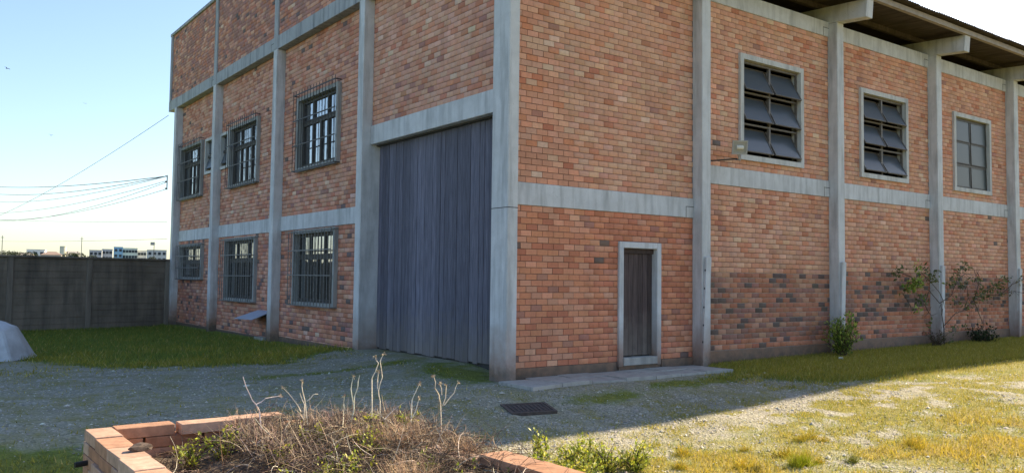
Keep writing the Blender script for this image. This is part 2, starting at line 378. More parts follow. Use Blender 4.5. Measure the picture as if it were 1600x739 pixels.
def lay(wl, a0, a1, z0, z1, c, zonef, course=BH):
    rows = max(1, int(round((z1 - z0) / course))); h = (z1 - z0) / rows
    hs = [h_ for h_ in holes_of(wl) if h_[0] < a1 and h_[1] > a0]
    off0 = rng.random() * BL
    for r in range(rows):
        za, zb = z0 + r * h, z0 + (r + 1) * h; zc = (za + zb) / 2
        spans = [(a0, a1)]
        for q in hs:
            if q[2] < zc < q[3]:
                ns = []
                for s in spans:
                    if q[1] <= s[0] or q[0] >= s[1]: ns.append(s); continue
                    if q[0] > s[0]: ns.append((s[0], q[0]))
                    if q[1] < s[1]: ns.append((q[1], s[1]))
                spans = ns
        st = a0 - off0 - (BL / 2 if r % 2 else 0) + rng.normal(0, .006)
        k = 0
        while st + k * BL < a1:
            p, q_ = st + k * BL, st + (k + 1) * BL; k += 1
            for s in spans:
                u0, u1 = max(p, s[0]), min(q_, s[1])
                if u1 - u0 < 0.035: continue
                z_ = zonef((u0 + u1) / 2, zc)
                wgt = np.array(brick_weights(wl, z_)); wgt = wgt / wgt.sum()
                ci = rng.choice(7, p=wgt)
                BR.append((wl, u0 + .004, u1 - .004, za + .005, zb - .005, c, ci, z_))
# right wall bays
def zR(a, z):
    if a < 4.7: return 'R1low' if z < 3.05 else 'R1up'
    edge = 1.98
    if z > 4.0: return 'Rup'
    if z > edge: return 'Rmid'
    foot = 0.85 if a < 12 else 1.05
    return 'Rfoot' if z < foot - 0.3 * (a < 9.5) else 'Rdark'
lay('R', 0.0, RC[0], 0.198, 3.043, 0.0, zR); lay('R', 0.0, RC[0], 3.442, 7.70, 0.0, zR)
for i in range(5):
    a0, a1 = RC[i] + CW, RC[i + 1]
    if i > 3: continue
    lay('R', a0, a1, 0.24 + 0.012 * a0, 3.80, 0.0, zR); lay('R', a0, a1, 4.19, 7.70, 0.0, zR)
# left wall bays
zL = lambda a, z: 'Llow' if z < 3.1 else 'Lup'
for i, a0 in enumerate([LC[0] + CW, LC[1] + CW, LC[2] + CW]):
    a1 = LC[i + 1]
    lay('L', a0, a1, 0.02 - 0.10 * (i > 0), 2.979, 0.0, zL); lay('L', a0, a1, 3.372, 8.04, 0.0, zL)
lay('L', 0.247, LC[0], 5.151, 8.04, 0.0, lambda a, z: 'Lgate')
PX = 0.205          # plane of the parapet brickwork
for a0, a1 in [(0.247, LC[0]), (LC[0] + CW, LC[1]), (LC[1] + CW, LC[2]), (LC[2] + CW, 21.95)]:
    lay('L', a0, a1, 8.42, 10.96, PX, lambda a, z: 'Lpar')

camp = np.array(M.translation)
def col_of(ci, a=0.0, z=0.0, zn=''):
    k = (.74 if zn == 'Rdark' else .9 if zn == 'Rfoot' else 1.0) * (0.90 + 0.20 * float(fbm(a + 40, z + 40, 0.55, 77)))
    k = k * (np.array([1.0, .86, .78]) if zn in ('R1low', 'Rfoot') else np.array([1.0, .95, .90]))
    return np.clip(PAL[ci] * k * (1 + rng.normal(0, .06)) * (1 + rng.normal(0, .025, 3)), .02, .8)
def size_in_view(bk):
    wl, a0, a1, z0, z1, c, ci, z_ = bk
    p = np.array(wp(wl, (a0 + a1) / 2, (z0 + z1) / 2, c)); d = p - camp; D = np.linalg.norm(d)
    v = d @ np.array(fw); 
    px, pz = d @ np.array(rt) / v, d @ np.array(up) / v
    if abs(px) > .60 or abs(pz) > .28 or v < 0: return 0
    nrm = abs(d[1]) / D if wl == 'R' else abs(d[0]) / D
    return (a1 - a0) * (z1 - z0) * nrm / D ** 2
order = sorted(range(len(BR)), key=lambda i: -size_in_view(BR[i]))
single = set(order[:300])
BEV = 0.0035
def brick_geo(wl, a0, a1, z0, z1, c, jit=True):
    """front face set in from four chamfers, sides running back into the mortar"""
    pr = c + (rng.normal(0, .0018) if jit else 0); e = BEV; bk = c - 0.03
    t = rng.normal(0, .0012, 4) if jit else np.zeros(4)
    Q = []
    for (aa, zz) in ((a0, z0), (a1, z0), (a1, z1), (a0, z1)): Q.append((aa, zz, bk))
    for (aa, zz) in ((a0, z0), (a1, z0), (a1, z1), (a0, z1)): Q.append((aa, zz, pr - e))
    for (aa, zz, tt) in ((a0 + e, z0 + e, t[0]), (a1 - e, z0 + e, t[1]), (a1 - e, z1 - e, t[2]), (a0 + e, z1 - e, t[3])): Q.append((aa, zz, pr + tt))
    vs = [wp(wl, *q) for q in Q]
    fs = [(8, 9, 10, 11)] + [(i, (i + 1) % 4, 4 + (i + 1) % 4, 4 + i) for i in range(4)] + [(4 + i, 4 + (i + 1) % 4, 8 + (i + 1) % 4, 8 + i) for i in range(4)]
    if wl == 'L': fs = [tuple(reversed(f)) for f in fs]
    return vs, fs
Vs, Fs, Cs = [], [], []
shared = {}
for i, bk in enumerate(BR):
    wl, a0, a1, z0, z1, c, ci, z_ = bk
    if i in single:
        k = (wl, round(a1 - a0, 2), round(z1 - z0, 3), int(ci), int(rng.integers(0, 4)))
        if k not in shared:
            mb = MB(); vs, fs = brick_geo(wl, -(a1 - a0) / 2, (a1 - a0) / 2, -(z1 - z0) / 2, (z1 - z0) / 2, 0.0)
            mb.add(vs, fs, tuple(col_of(ci, a0, z0, z_))); shared[k] = mb.mesh('brick', M_BRICK)
        o = link('brick', shared[k], bld); o.location = wp(wl, (a0 + a1) / 2, (z0 + z1) / 2, c)
    else:
        vs, fs = brick_geo(wl, a0, a1, z0, z1, c); o_ = len(Vs) * 12
        Vs.append(vs); Fs.append(np.array(fs) + o_); Cs.append(np.repeat((col_of(ci, a0, z0, z_) * (np.array([.95, .97, 1.06]) if wl == 'L' else 1))[None], 12, 0))
bw = np_mesh('brickwork', np.concatenate([np.array(v) for v in Vs]), np.concatenate(Fs), M_BRICK, np.concatenate(Cs), bld)
bw['kind'] = 'stuff'

# backing walls (their face is the recessed mortar)
wall_panel('R', -0.0, RC[0], -0.3, 7.70, -0.011, 0.2, M_MORTAR)
for i in range(5):
    a0, a1 = RC[i] + .05, RC[i + 1]
    wall_panel('R', a0, a1, -0.3, 2.0, -0.009, 0.2, M_MORTAR2); wall_panel('R', a0, a1, 2.0, 7.70, -0.011, 0.2, M_MORTAR)
wall_panel('L', LC[0] + .05, 21.1, -0.6, 8.04, -0.010, 0.2, M_MORTAR)
wall_panel('L', 0.2, LC[0] + .05, 5.0, 8.04, -0.011, 0.2, M_MORTAR)
mb = MB(); LB(mb, -0.2, 22.0, 8.06, 10.96, PX - 0.18, PX - 0.011); mb.build('wall', M_MORTAR, bld)
# unseen far walls and inside, so the rooms stay dark
mb = MB(); mb.box(30, 30.2, 0, 21.3, -0.3, 10.2); mb.build('wall', M_INNER, bld)
mb = MB(); mb.box(0, 30, 21.3, 21.5, -0.3, 10.2); mb.build('wall', M_INNER, bld)
mb = MB(); mb.box(28.4, 30, -.01, .2, -0.3, 7.7); mb.build('wall', M_INNER, bld)
mb = MB(); mb.box(5.9, 6.1, .3, 21.3, -0.3, 8.0); mb.build('wall', M_INNER, bld)
mb = MB(); mb.box(0.25, 6, 5.6, 21.2, 3.0, 3.3); mb.build('floor', M_INNER, bld)
mb = MB(); mb.box(6.2, 29.9, 0.25, 21.2, -0.1, 0.06); mb.build('floor', M_INNER, bld)

# plinth
mb = MB(); RB(mb, -.03, 2.5, -.4, .196, -.1, .02); RB(mb, 3.73, RC[0], -.4, .196, -.1, .02); mb.build('plinth', M_PLINTH, bld, bevel=.006)
for i in range(5):
    a0, a1 = RC[i] + CW, RC[i + 1]
    mb = MB(); RB(mb, a0, a1, -.4, .236 + .012 * a0, -.1, .022); mb.build('plinth', M_PLINTH, bld, bevel=.006)
for i in range(3):
    a0, a1 = [LC[0] + CW, LC[1] + CW, LC[2] + CW][i], LC[i + 1]
    mb = MB(); LB(mb, a0, a1, -.6, .10 - 0.10 * (i > 0), -.1, .012); mb.build('plinth', M_PLINTH, bld, bevel=.006)

# columns
def col(wl, a0, a1, z0, z1, c0, c1, mat=M_CONC, name='column', bevel=.012):
    mb = MB(); WB[wl](mb, a0, a1, z0, z1, c0, c1); return mb.build(name, mat, bld, bevel=bevel)
for a in RC: col('R', a, a + CW, -.4, 8.02, -.1, PO)
mb = MB(); mb.box(-PO, -.032, -PO, .247, -.4, 11.0); corner = mb.build('column', M_CONC, bld, bevel=.014)
for a in LC:
    col('L', a, a + CW, -.6, 8.05, -.25, PO)
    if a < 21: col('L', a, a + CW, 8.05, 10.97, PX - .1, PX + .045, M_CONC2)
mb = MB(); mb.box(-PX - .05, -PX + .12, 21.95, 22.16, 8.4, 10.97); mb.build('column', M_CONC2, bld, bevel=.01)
# cast joint round the corner column
mb = MB(); mb.box(-PO - .002, -.03, -PO - .002, .24, 2.955, 2.968); mb.build('joint', M_JOINT, bld)
# beams
def beam(wl, a0, a1, z0, z1, c0, c1, mat=M_CONC, joint=None):
    mb = MB(); WB[wl](mb, a0, a1, z0, z1, c0, c1); o = mb.build('beam', mat, bld, bevel=.008)
    if joint is not None:       # half-lap joint at one end
        h = z1 - z0; s = 1 if joint > (a0 + a1) / 2 else -1; e = a1 if s > 0 else a0
        mb = MB(); q = c1 + .002
        WB[wl](mb, e - s * .235, e - s * .222, z0 + .004, z0 + h * .55, q - .02, q); WB[wl](mb, e - s * .235, e, z0 + h * .55, z0 + h * .55 + .013, q - .02, q)
        j = mb.build('joint', M_JOINT, o)
    return o
beam('R', -.031, RC[0] - .002, 3.043, 3.442, -.1, .024, joint=4.6); beam('R', -.031, RC[0] - .002, 7.70, 8.066, -.1, .024)
for i in range(5):
    a0, a1 = RC[i] + CW + .002, RC[i + 1] - .002
    beam('R', a0, a1, 3.80, 4.19, -.1, .024, joint=a1); beam('R', a0, a1, 7.70, 8.066, -.1, .024, joint=a1)
for i in range(3):
    a0, a1 = [LC[0] + CW, LC[1] + CW, LC[2] + CW][i] + .002, LC[i + 1] - .002
    beam('L', a0, a1, 2.979, 3.372, -.1, .03)
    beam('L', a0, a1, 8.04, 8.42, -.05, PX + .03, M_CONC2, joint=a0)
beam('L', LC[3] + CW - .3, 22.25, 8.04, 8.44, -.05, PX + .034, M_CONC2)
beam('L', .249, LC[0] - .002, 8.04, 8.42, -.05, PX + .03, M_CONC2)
beam('L', .249, LC[0] + .003, 4.727, 5.151, -.30, .035, joint=.3)
mb = MB(); mb.box(-PX - .06, -PX + .2, -.28, 22.22, 10.96, 11.07); mb.build('coping', M_CONC2, bld, bevel=.008)

# roof: brackets, purlins, corrugated sheets
for a in RC:
    mb = MB(); x0, x1 = a - .004, a + CW + .004
    prof = [(-1.0, 7.965), (-1.035, 8.395), (.9, 8.50), (.9, 8.02), (-.26, 8.022)]
    vs = [(x0, y, z) for y, z in prof] + [(x1, y, z) for y, z in prof]; n = len(prof)
    mb.add(vs, [tuple(range(n)), tuple(range(2 * n - 1, n - 1, -1))] + [(i, n + i, n + (i + 1) % n, (i + 1) % n) for i in range(n)])
    mb.build('roof_bracket', M_CONC, bld, bevel=.01)
for y, z, m in ((-1.03, 8.40, M_PURLIN), (.35, 8.50, M_ROOF), (2.2, 8.60, M_ROOF), (5, 8.75, M_ROOF)):
    mb = MB(); mb.box(-.03, 30.3, y - .05, y + .05, z, z + .13); mb.build('purlin', m, bld)
def roof_z(y): return 8.57 + .055 * (y + 1.24) if y < 10.5 else 8.57 + .055 * (11.74 - (y - 10.5))
SW = .96; per = .12; nseg = 8 * 6
xs = np.linspace(0, SW, nseg + 1); ys = [-1.24, 10.5, 22.3]
V = []; 
for t in (0, .007):
    for y in ys:
        for x in xs: V.append((x, y, roof_z(y) - t + .022 * math.cos(2 * math.pi * x / per)))
n1 = nseg + 1; F_ = []
for j in range(2):
    for i in range(nseg):
        q = j * n1 + i; F_.append((q, q + 1, q + 1 + n1, q + n1)); q += 3 * n1; F_.append((q, q + n1, q + n1 + 1, q + 1))
for i in range(nseg): F_.append((i, 3 * n1 + i, 3 * n1 + i + 1, i + 1))
me = bpy.data.meshes.new('roof_sheet'); me.from_pydata(V, [], F_); me.materials.append(M_ROOF); me.update()
for i in range(32):
    o = link('roof_sheet', me, bld); o.location = (-.03 + i * SW, (i % 3) * -.008, .009 * (i % 2))

# awning windows of the right wall
def win_R(a0, a1, z0, z1, opened):
    w_ = empty('window'); w_.parent = bld; fr = .115
    mb = MB()
    for A0, A1, Z0, Z1 in ((a0, a0 + fr, z0, z1), (a1 - fr, a1, z0, z1), (a0 + fr, a1 - fr, z1 - fr, z1), (a0 + fr, a1 - fr, z0, z0 + fr)): RB(mb, A0, A1, Z0, Z1, -.2, .06)
    mb.build('window_surround', M_FRAME, w_)
    A0, A1, Z0, Z1 = a0 + fr, a1 - fr, z0 + fr, z1 - fr; am = (A0 + A1) / 2; s = .035
    mb = MB(); c0, c1 = -.10, -.045
    RB(mb, A0, A0 + s, Z0, Z1, c0, c1); RB(mb, A1 - s, A1, Z0, Z1, c0, c1); RB(mb, A0 + s, A1 - s, Z0, Z0 + s, c0, c1); RB(mb, A0 + s, A1 - s, Z1 - s * 1.6, Z1, c0, c1)
    mb.build('window_frame', M_STEEL2 if opened else M_STEEL, w_)
    mb = MB(); RB(mb, am - .03, am + .03, Z0 + s, Z1 - s * 1.6, c0 - .002, c1 + .002); mb.build('mullion', M_STEEL2 if opened else M_STEEL, w_)
    rh = (Z1 - Z0) / 3
    for r in range(1, 3):
        mb = MB(); RB(mb, A0 + s, A1 - s, Z0 + r * rh - .018, Z0 + r * rh + .018, c0 + .004, c1 + .006); mb.build('transom', M_STEEL2 if opened else M_STEEL, w_)
    for r in range(3):
        for cc in range(2):
            p0, p1 = (A0 + s, am - .03) if cc == 0 else (am + .03, A1 - s)
            zt = Z0 + (r + 1) * rh - (.055 if r == 2 else .02); hgt = rh - .05
            tilt = math.radians(28 + rng.uniform(-2, 2)) if opened else math.radians(1.5)
            # sash: slab turned about its top edge
            off = -.05 if opened else -.05
            piv = Vector((0, -off, zt))
            def sashbox(mb, u0, u1, d0, d1, t0, t1):
                vs = []
                for (u, d_, t_) in ((u0, d0, t0), (u1, d0, t0), (u1, d1, t0), (u0, d1, t0), (u0, d0, t1), (u1, d0, t1), (u1, d1, t1), (u0, d1, t1)):
                    # d down along the pane, t outward normal
                    out = d_ * math.sin(tilt) + t_ * math.cos(tilt); dn = d_ * math.cos(tilt) - t_ * math.sin(tilt)
                    vs.append((u, piv.y - out, piv.z - dn))
                mb.add(vs, [(0, 1, 2, 3), (7, 6, 5, 4), (0, 4, 5, 1), (1, 5, 6, 2), (2, 6, 7, 3), (3, 7, 4, 0)])
            hh = hgt
            if opened:      # hung at mid height: the top leans in, the bottom out
                piv = Vector((0, .06 + hh / 2 * math.sin(tilt), zt - hh / 2 + hh / 2 * math.cos(tilt)))
            mb = MB(); e = .028; T0, T1 = -.012, .016
            sashbox(mb, p0, p0 + e, 0, hh, T0, T1); sashbox(mb, p1 - e, p1, 0, hh, T0, T1); sashbox(mb, p0 + e, p1 - e, 0, e, T0, T1); sashbox(mb, p0 + e, p1 - e, hh - e, hh, T0, T1)
            mb.build('sash', M_STEEL2 if opened else M_STEEL, w_)
            mb = MB(); sashbox(mb, p0 + e, p1 - e, e, hh - e, -.003, .004); mb.build('pane', M_GLASSD if opened else M_GLASSF, w_)
            if opened:
                mb = MB()
                for u in (p0 + .02, p1 - .02):
                    mb.tube([(u, .07, zt - hgt * .97), (u, piv.y - hh * .8 * math.sin(tilt), piv.z - hh * .8 * math.cos(tilt))], .008, 4)
                mb.build('stay', M_STEEL, w_)
    return w_
for q in R_WIN: win_R(*q)

# barred windows of the left wall
def win_L(a0, a1, z0, z1, kind):
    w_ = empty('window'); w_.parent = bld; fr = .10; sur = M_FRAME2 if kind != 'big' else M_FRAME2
    mb = MB(); pr = .10
    for A0, A1, Z0, Z1 in ((a0, a0 + fr, z0, z1), (a1 - fr, a1, z0, z1), (a0 + fr, a1 - fr, z1 - fr, z1), (a0 + fr, a1 - fr, z0, z0 + fr)): LB(mb, A0, A1, Z0, Z1, -.2, pr)
    mb.build('window_surround', sur, w_)
    A0, A1, Z0, Z1 = a0 + fr, a1 - fr, z0 + fr, z1 - fr; c0, c1 = -.10, -.04; s = .05; W = A1 - A0; H = Z1 - Z0
    mb = MB(); LB(mb, A0, A0 + s, Z0, Z1, c0, c1); LB(mb, A1 - s, A1, Z0, Z1, c0, c1); LB(mb, A0 + s, A1 - s, Z0, Z0 + s, c0, c1); LB(mb, A0 + s, A1 - s, Z1 - s, Z1, c0, c1)
    mb.build('window_frame', M_STEEL, w_)
    split = Z0 + H * (.50 if kind == 'small' else .66)
    mb = MB(); LB(mb, A0 + s, A1 - s, split - .035, split + .035, c0 - .003, c1 + .003); mb.build('transom', M_STEEL, w_)
    if kind == 'small':
        up_ = [(0, .5), (.5, 1)]; dn_ = [(0, .5), (.5, 1)]
    else:
        up_ = [(0, .30), (.30, .70), (.70, 1)]; dn_ = [(0, .29), (.29, .5), (.5, .71), (.71, 1)]
    for cells, q0, q1 in ((up_, split + .035, Z1 - s), (dn_, Z0 + s, split - .035)):
        for f0, f1 in cells:
            u0, u1 = A0 + s + f0 * (W - 2 * s), A0 + s + f1 * (W - 2 * s); e = .035
            mb = MB(); LB(mb, u0, u0 + e, q0, q1, c0 + .01, c1 + .012); LB(mb, u1 - e, u1, q0, q1, c0 + .01, c1 + .012); LB(mb, u0 + e, u1 - e, q0, q0 + e, c0 + .01, c1 + .012); LB(mb, u0 + e, u1 - e, q1 - e, q1, c0 + .01, c1 + .012)
            mb.build('sash', M_STEEL, w_)
            mb = MB(); LB(mb, u0 + e, u1 - e, q0 + e, q1 - e, -.078, -.070); mb.build('pane', M_GLASS, w_)
    # grille standing off the wall
    gm_ = M_BAR if kind == 'big' else M_RUST; go = .17 if kind == 'big' else .19
    B0, B1 = a0 - .0, a1 + .05; bz0, bz1 = z0 + .02, z1 + (.06 if kind == 'big' else -.02)
    nb = 15; tops = .09 if kind == 'big' else .0
    vb = MB(); p = wp('L', 0, 0, go); vb.tube([(0, 0, bz0 - .02), (0, 0, bz1 + tops)], .0085 if kind == 'big' else .011, 5); bar = vb.mesh('grille_bar', gm_)
    for i in range(nb):
        o = link('grille_bar', bar, w_); o.location = (-go, B0 + (B1 - B0) * i / (nb - 1), 0)
    levels = [0, .33, .66, 1] if kind == 'big' else ([0, .40, .73, .985] if kind == 'low' else [0, .33, .66, .98])
    for f in levels:
        z = bz0 + (bz1 - bz0) * f
        mb = MB(); LB(mb, B0 - .02, B1 + .02, z - .014, z + .014, go - .008, go + .012); mb.build('grille_rail', gm_, w_)
    for f in (0, 1):
        z = bz0 + (bz1 - bz0) * levels[0 if f == 0 else -1]
        mb = MB()
        for u in (B0, B1): LB(mb, u - .01, u + .01, z - .012, z + .012, pr * .2, go - .008)
        mb.build('grille_bracket', gm_, w_)
for q in L_WIN: win_L(*q)
for a0, a1, z0, z1 in L_VENT:
    w_ = empty('window'); w_.parent = bld; fr = .09; mb = MB()
    for A0, A1, Z0, Z1 in ((a0, a0 + fr, z0, z1), (a1 - fr, a1, z0, z1), (a0 + fr, a1 - fr, z1 - fr, z1), (a0 + fr, a1 - fr, z0, z0 + fr)): LB(mb, A0, A1, Z0, Z1, -.2, .06)
    mb.build('window_surround', M_FRAME, w_)
    for r in range(2):
        q0 = z0 + fr + r * (z1 - z0 - 2 * fr) / 2; q1 = q0 + (z1 - z0 - 2 * fr) / 2
        mb = MB(); LB(mb, a0 + fr, a1 - fr, q0, q0 + .04, -.10, -.03); LB(mb, a0 + fr, a1 - fr, q1 - .04, q1, -.10, -.03); mb.build('sash', M_STEEL, w_)
        mb = MB(); o_ = .0 if r else .12
        mb.add([wp('L', a0 + fr, q1 - .04, -.07), wp('L', a1 - fr, q1 - .04, -.07), wp('L', a1 - fr, q0 + .1, -.07 + o_), wp('L', a0 + fr, q0 + .1, -.07 + o_),
                wp('L', a0 + fr, q1 - .04, -.08), wp('L', a1 - fr, q1 - .04, -.08), wp('L', a1 - fr, q0 + .1, -.08 + o_), wp('L', a0 + fr, q0 + .1, -.08 + o_)],
               [(0, 1, 2, 3), (7, 6, 5, 4), (0, 4, 5, 1), (1, 5, 6, 2), (2, 6, 7, 3), (3, 7, 4, 0)])
        mb.build('pane', M_GLASSD, w_)

# plank gate
gate = empty('gate'); gate.parent = bld
mb = MB(); LB(mb, .05, 5.6, .0, 4.9, -.34, -.262); mb.build('backing_board', M_JOINT, gate)
npl = 33; pw = (5.352 - .20) / npl; y = .20
pm = []
for k in range(4):
    mb = MB(); t = rng.uniform(0, .01); mb.box(.20 + t, .235 + t, .004, pw - .006, .16 + rng.uniform(0, .03), 4.78); pm.append(mb.mesh('plank', M_GATE))
for i in range(npl):
    o = link('plank', pm[i % 4 if rng.random() < .6 else int(rng.integers(0, 4))], gate); o.location = (rng.uniform(0, .008), .20 + i * pw, 0)
mb = MB(); LB(mb, .2, 5.4, 4.70, 4.80, -.24, -.12); mb.build('gate_track', M_STEEL, gate)

# small plank door
d0, d1, e0, e1 = DOOR; fr = .118
mb = MB()
for A0, A1, Z0, Z1 in ((d0, d0 + fr, e0 + .0, e1), (d1 - fr, d1, e0 + .0, e1), (d0 + fr, d1 - fr, e1 - fr, e1)): RB(mb, A0, A1, Z0, Z1, -.30, .05)
mb.build('door_frame', M_CONC, bld, bevel=.01)
mb = MB(); RB(mb, d0 + fr, d1 - fr, e0 + .02, e0 + .17, -.30, .07); mb.build('door_sill', M_SLAB, bld, bevel=.012)
mb = MB(); RB(mb, d0 + .02, d1 - .02, -.3, e0 + .02, -.1, .025); mb.build('plinth', M_PLINTH, bld)
door = empty('door'); door.parent = bld
mb = MB(); RB(mb, d0 + .05, d1 - .05, .2, 2.45, -.22, -.165); mb.build('backing_board', M_JOINT, door)
A0, A1 = d0 + fr, d1 - fr; k = 7
for i in range(k):
    wd = (A1 - A0) / k; mb = MB(); t = rng.uniform(0, .006)
    RB(mb, A0 + i * wd + .004, A0 + (i + 1) * wd - .004, e0 + .195, e1 - fr - .10, -.16, -.10 - t); mb.build('plank', M_DOOR, door)
mb = MB(); RB(mb, A0, A1, e1 - fr - .095, e1 - fr - .005, -.16, -.06); mb.build('door_head', M_DOOR, door)

# downpipes on the right wall columns, leaning a little
for a in RC:
    mb = MB(); z1 = 2.24 + .0 * a; x = a + .045
    vs = []
    for z, dx in ((-.02 + .006 * a, -.09), (z1, .02)):
        for (xx, yy) in ((x + dx, -PO - .002), (x + dx + .155, -PO - .002), (x + dx + .155, -PO - .06), (x + dx, -PO - .06)): vs.append((xx, yy, z))
    mb.add(vs, [(3, 2, 1, 0), (4, 5, 6, 7), (0, 1, 5, 4), (1, 2, 6, 5), (2, 3, 7, 6), (3, 0, 4, 7)])
    dp = mb.build('downpipe', M_CONC, bld, bevel=.006)
    if a != RC[0]: continue
    mb = MB()
    for z in (1.97, 1.60, 1.22, .86, .52):
        f = (z + .02) / (z1 + .02); xx = x - .09 + .11 * f
        mb.box(xx - .004, xx + .01, -PO - .05, -PO - .02, z - .02, z + .02)
    mb.build('weep_hole', M_JOINT, dp)

# ------------------------------------------------------------------ paving strip before the small door
pav = empty('pavement'); tag(pav, kind='structure')
edges = np.linspace(-.42, 4.62, 8)
front = lambda x: -1.06 - .14 * math.exp(-((x + .2) / .5) ** 2) + .05 * math.sin(x * 2.1)
for i in range(7):
    xa, xb = edges[i] + .006, edges[i + 1] - .006
    for k, (f0, f1) in enumerate(((0.03, .5), (.51, 1.0))):
        ya0 = -.03 + (front(xa) + .03) * f0; ya1 = -.03 + (front(xa) + .03) * f1; yb0 = -.03 + (front(xb) + .03) * f0; yb1 = -.03 + (front(xb) + .03) * f1
        if xa < -.03 and k == 0: ya0 = yb0 = -.27
        t = .045 + rng.uniform(-.012, .012); t2 = t + rng.uniform(-.008, .008)
        mb = MB(); mb.add([(xa, ya0, -.2), (xb, yb0, -.2), (xb, yb1, -.2), (xa, ya1, -.2), (xa, ya0, t), (xb, yb0, t), (xb, yb1, t2), (xa, ya1, t2)],
                          [(0, 1, 2, 3), (7, 6, 5, 4), (0, 4, 5, 1), (1, 5, 6, 2), (2, 6, 7, 3), (3, 7, 4, 0)])
        mb.build('paving_slab', M_SLAB, pav, bevel=.006)

# ------------------------------------------------------------------ perimeter wall
pwall = empty('perimeter_wall', (0, 0, 0)); tag(pwall, 'long dark stained perimeter wall closing the lawn behind the building', 'wall')
M_PW, nt, b, L = new_mat('stained block render')
geo = N(nt, 'ShaderNodeNewGeometry'); P = geo.outputs['Position']
f = noise(nt, L, 1.1, 6, P); r = ramp(nt, [(0.3, (.14, .118, .095)), (0.7, (.27, .225, .18))]); L(f, r.inputs[0])
s = noise(nt, L, 2.6, 5, P, stretch=(1.5, 1.5, .16)); sm = maprange(nt, L, s, .45, .75, 0, .75)
L(mix(nt, L, sm, r.outputs[0], (.065, .06, .055)), b.inputs['Base Color']); b.inputs['Roughness'].default_value = .95
bump(nt, L, b, noise(nt, L, 20, 4, P), .5, .01)
ang = math.atan2(21.35 - 20.0, -.3 + 5.75)
pwall.location = (-.1, 21.45, -.25); pwall.rotation_euler = (0, 0, ang + math.pi)
def pl(x0, x1, y0, y1, z0, z1, name, m, parent=pwall, bev=.01):
    mb = MB(); mb.box(x0, x1, y0, y1, z0, z1); return mb.build(name, m, parent, bevel=bev)
H = 2.50
M_PW2 = simple('stained pilaster render', (.215, .185, .155), .9, .4, 2, stretch=(2, 2, .3))
px = [0.25, 3.1, 5.62, 8.4, 11.2, 14.0, 16.8, 19.6]
for i in range(len(px) - 1):
    pn = empty('wall_panel'); pn.parent = pwall
    nrow = 13; hh = (H + .4) / nrow
    for r_ in range(nrow):          # rough block courses, each a little in or out
        q = rng.uniform(-.006, .006)
        pl(px[i] + .09, px[i + 1] - .09, -.08, .08 + q, -.4 + r_ * hh + .006, -.4 + (r_ + 1) * hh - .006, 'course', M_PW, pn, .005)
    pl(px[i] + .09, px[i + 1] - .09, -.07, .066, -.4, H, 'render', M_PW, pn, 0)
for x in px: pl(x - .09, x + .09, -.1, .115, -.4, H, 'pilaster', M_PW2)
pl(-.1, 19.8, -.12, .14, H, H + .07, 'coping', M_PW)

# ------------------------------------------------------------------ things on the building and on the lawn
fl = empty('floodlight', (5.55, -.45, 4.55)); tag(fl, 'grey floodlight on a thin black arm below the first awning window', 'floodlight')
R_ = Matrix.Rotation(math.radians(-30), 4, 'Z') @ Matrix.Rotation(math.radians(12), 4, 'X')
def xf(mb, Mx):
    mb.v = [tuple(Mx @ Vector(v)) for v in mb.v]; return mb
mb = MB(); w2, h2 = .165, .145   # housing: box tapering to the back
fr_ = [(-w2, -.07, -h2), (w2, -.07, -h2), (w2, -.07, h2), (-w2, -.07, h2)]; bk_ = [(-w2 * .6, .10, -h2 * .6), (w2 * .6, .10, -h2 * .6), (w2 * .6, .10, h2 * .6), (-w2 * .6, .10, h2 * .6)]
mb.add(fr_ + bk_, [(0, 1, 2, 3), (7, 6, 5, 4), (0, 4, 5, 1), (1, 5, 6, 2), (2, 6, 7, 3), (3, 7, 4, 0)]); xf(mb, R_); mb.build('housing', M_ALU, fl, bevel=.012)
mb = MB()
for x0, x1, z0, z1 in ((-w2, w2, h2 - .03, h2), (-w2, w2, -h2, -h2 + .03), (-w2, -w2 + .03, -h2 + .03, h2 - .03), (w2 - .03, w2, -h2 + .03, h2 - .03)): mb.box(x0, x1, -.095, -.068, z0, z1)
xf(mb, R_); mb.build('bezel', M_ALU, fl)
mb = MB(); mb.box(-w2 + .03, w2 - .03, -.082, -.072, -h2 + .03, h2 - .03); xf(mb, R_); mb.build('glass', simple('lamp glass', (.30, .30, .28), .15, .05, 3, spec=.6, bs=0), fl)
mb = MB(); mb.tube([(-.07, -.088, 0), (.07, -.088, 0)], .045, 8); xf(mb, R_); mb.build('lamp_tube', simple('lamp bulb', (.65, .64, .58), .3, .05, 3, bs=0), fl)
mb = MB(); mb.tube([(0, .02, -h2 * .9), (.08, .02, -.26), (.14, .20, -.22)], .016, 6); mb.build('bracket', M_ALU, fl)
mb = MB(); mb.tube([(-.63, .24, -.32), (.10, .12, -.22)], .016, 6); mb.build('arm', M_BLACK, fl)

# tilted sheet lid by the second column of the left face, on a low shelter against the wall
lid = empty('meter_shelter', (-.2, 11.8, 0)); tag(lid, 'low shelter under a tilted blue grey sheet beside the left wall column', 'shelter')
mb = MB(); A = [(.19, .62, .73), (-.40, .85, .50), (-.40, -.62, .53), (.19, -.62, .75)]
mb.add(A + [(p[0], p[1], p[2] + .02) for p in A], [(3, 2, 1, 0), (4, 5, 6, 7), (0, 1, 5, 4), (1, 2, 6, 5), (2, 3, 7, 6), (3, 0, 4, 7)]); mb.build('sheet_lid', M_BLUE, lid)
mb = MB(); mb.box(-.02, .17, -.74, -.66, -.2, .66); mb.build('side_board', M_STEEL, lid)
mb = MB(); mb.box(-.05, .17, -.60, .2, -.25, .02); mb.build('base_slab', M_SLAB, lid, bevel=.01)

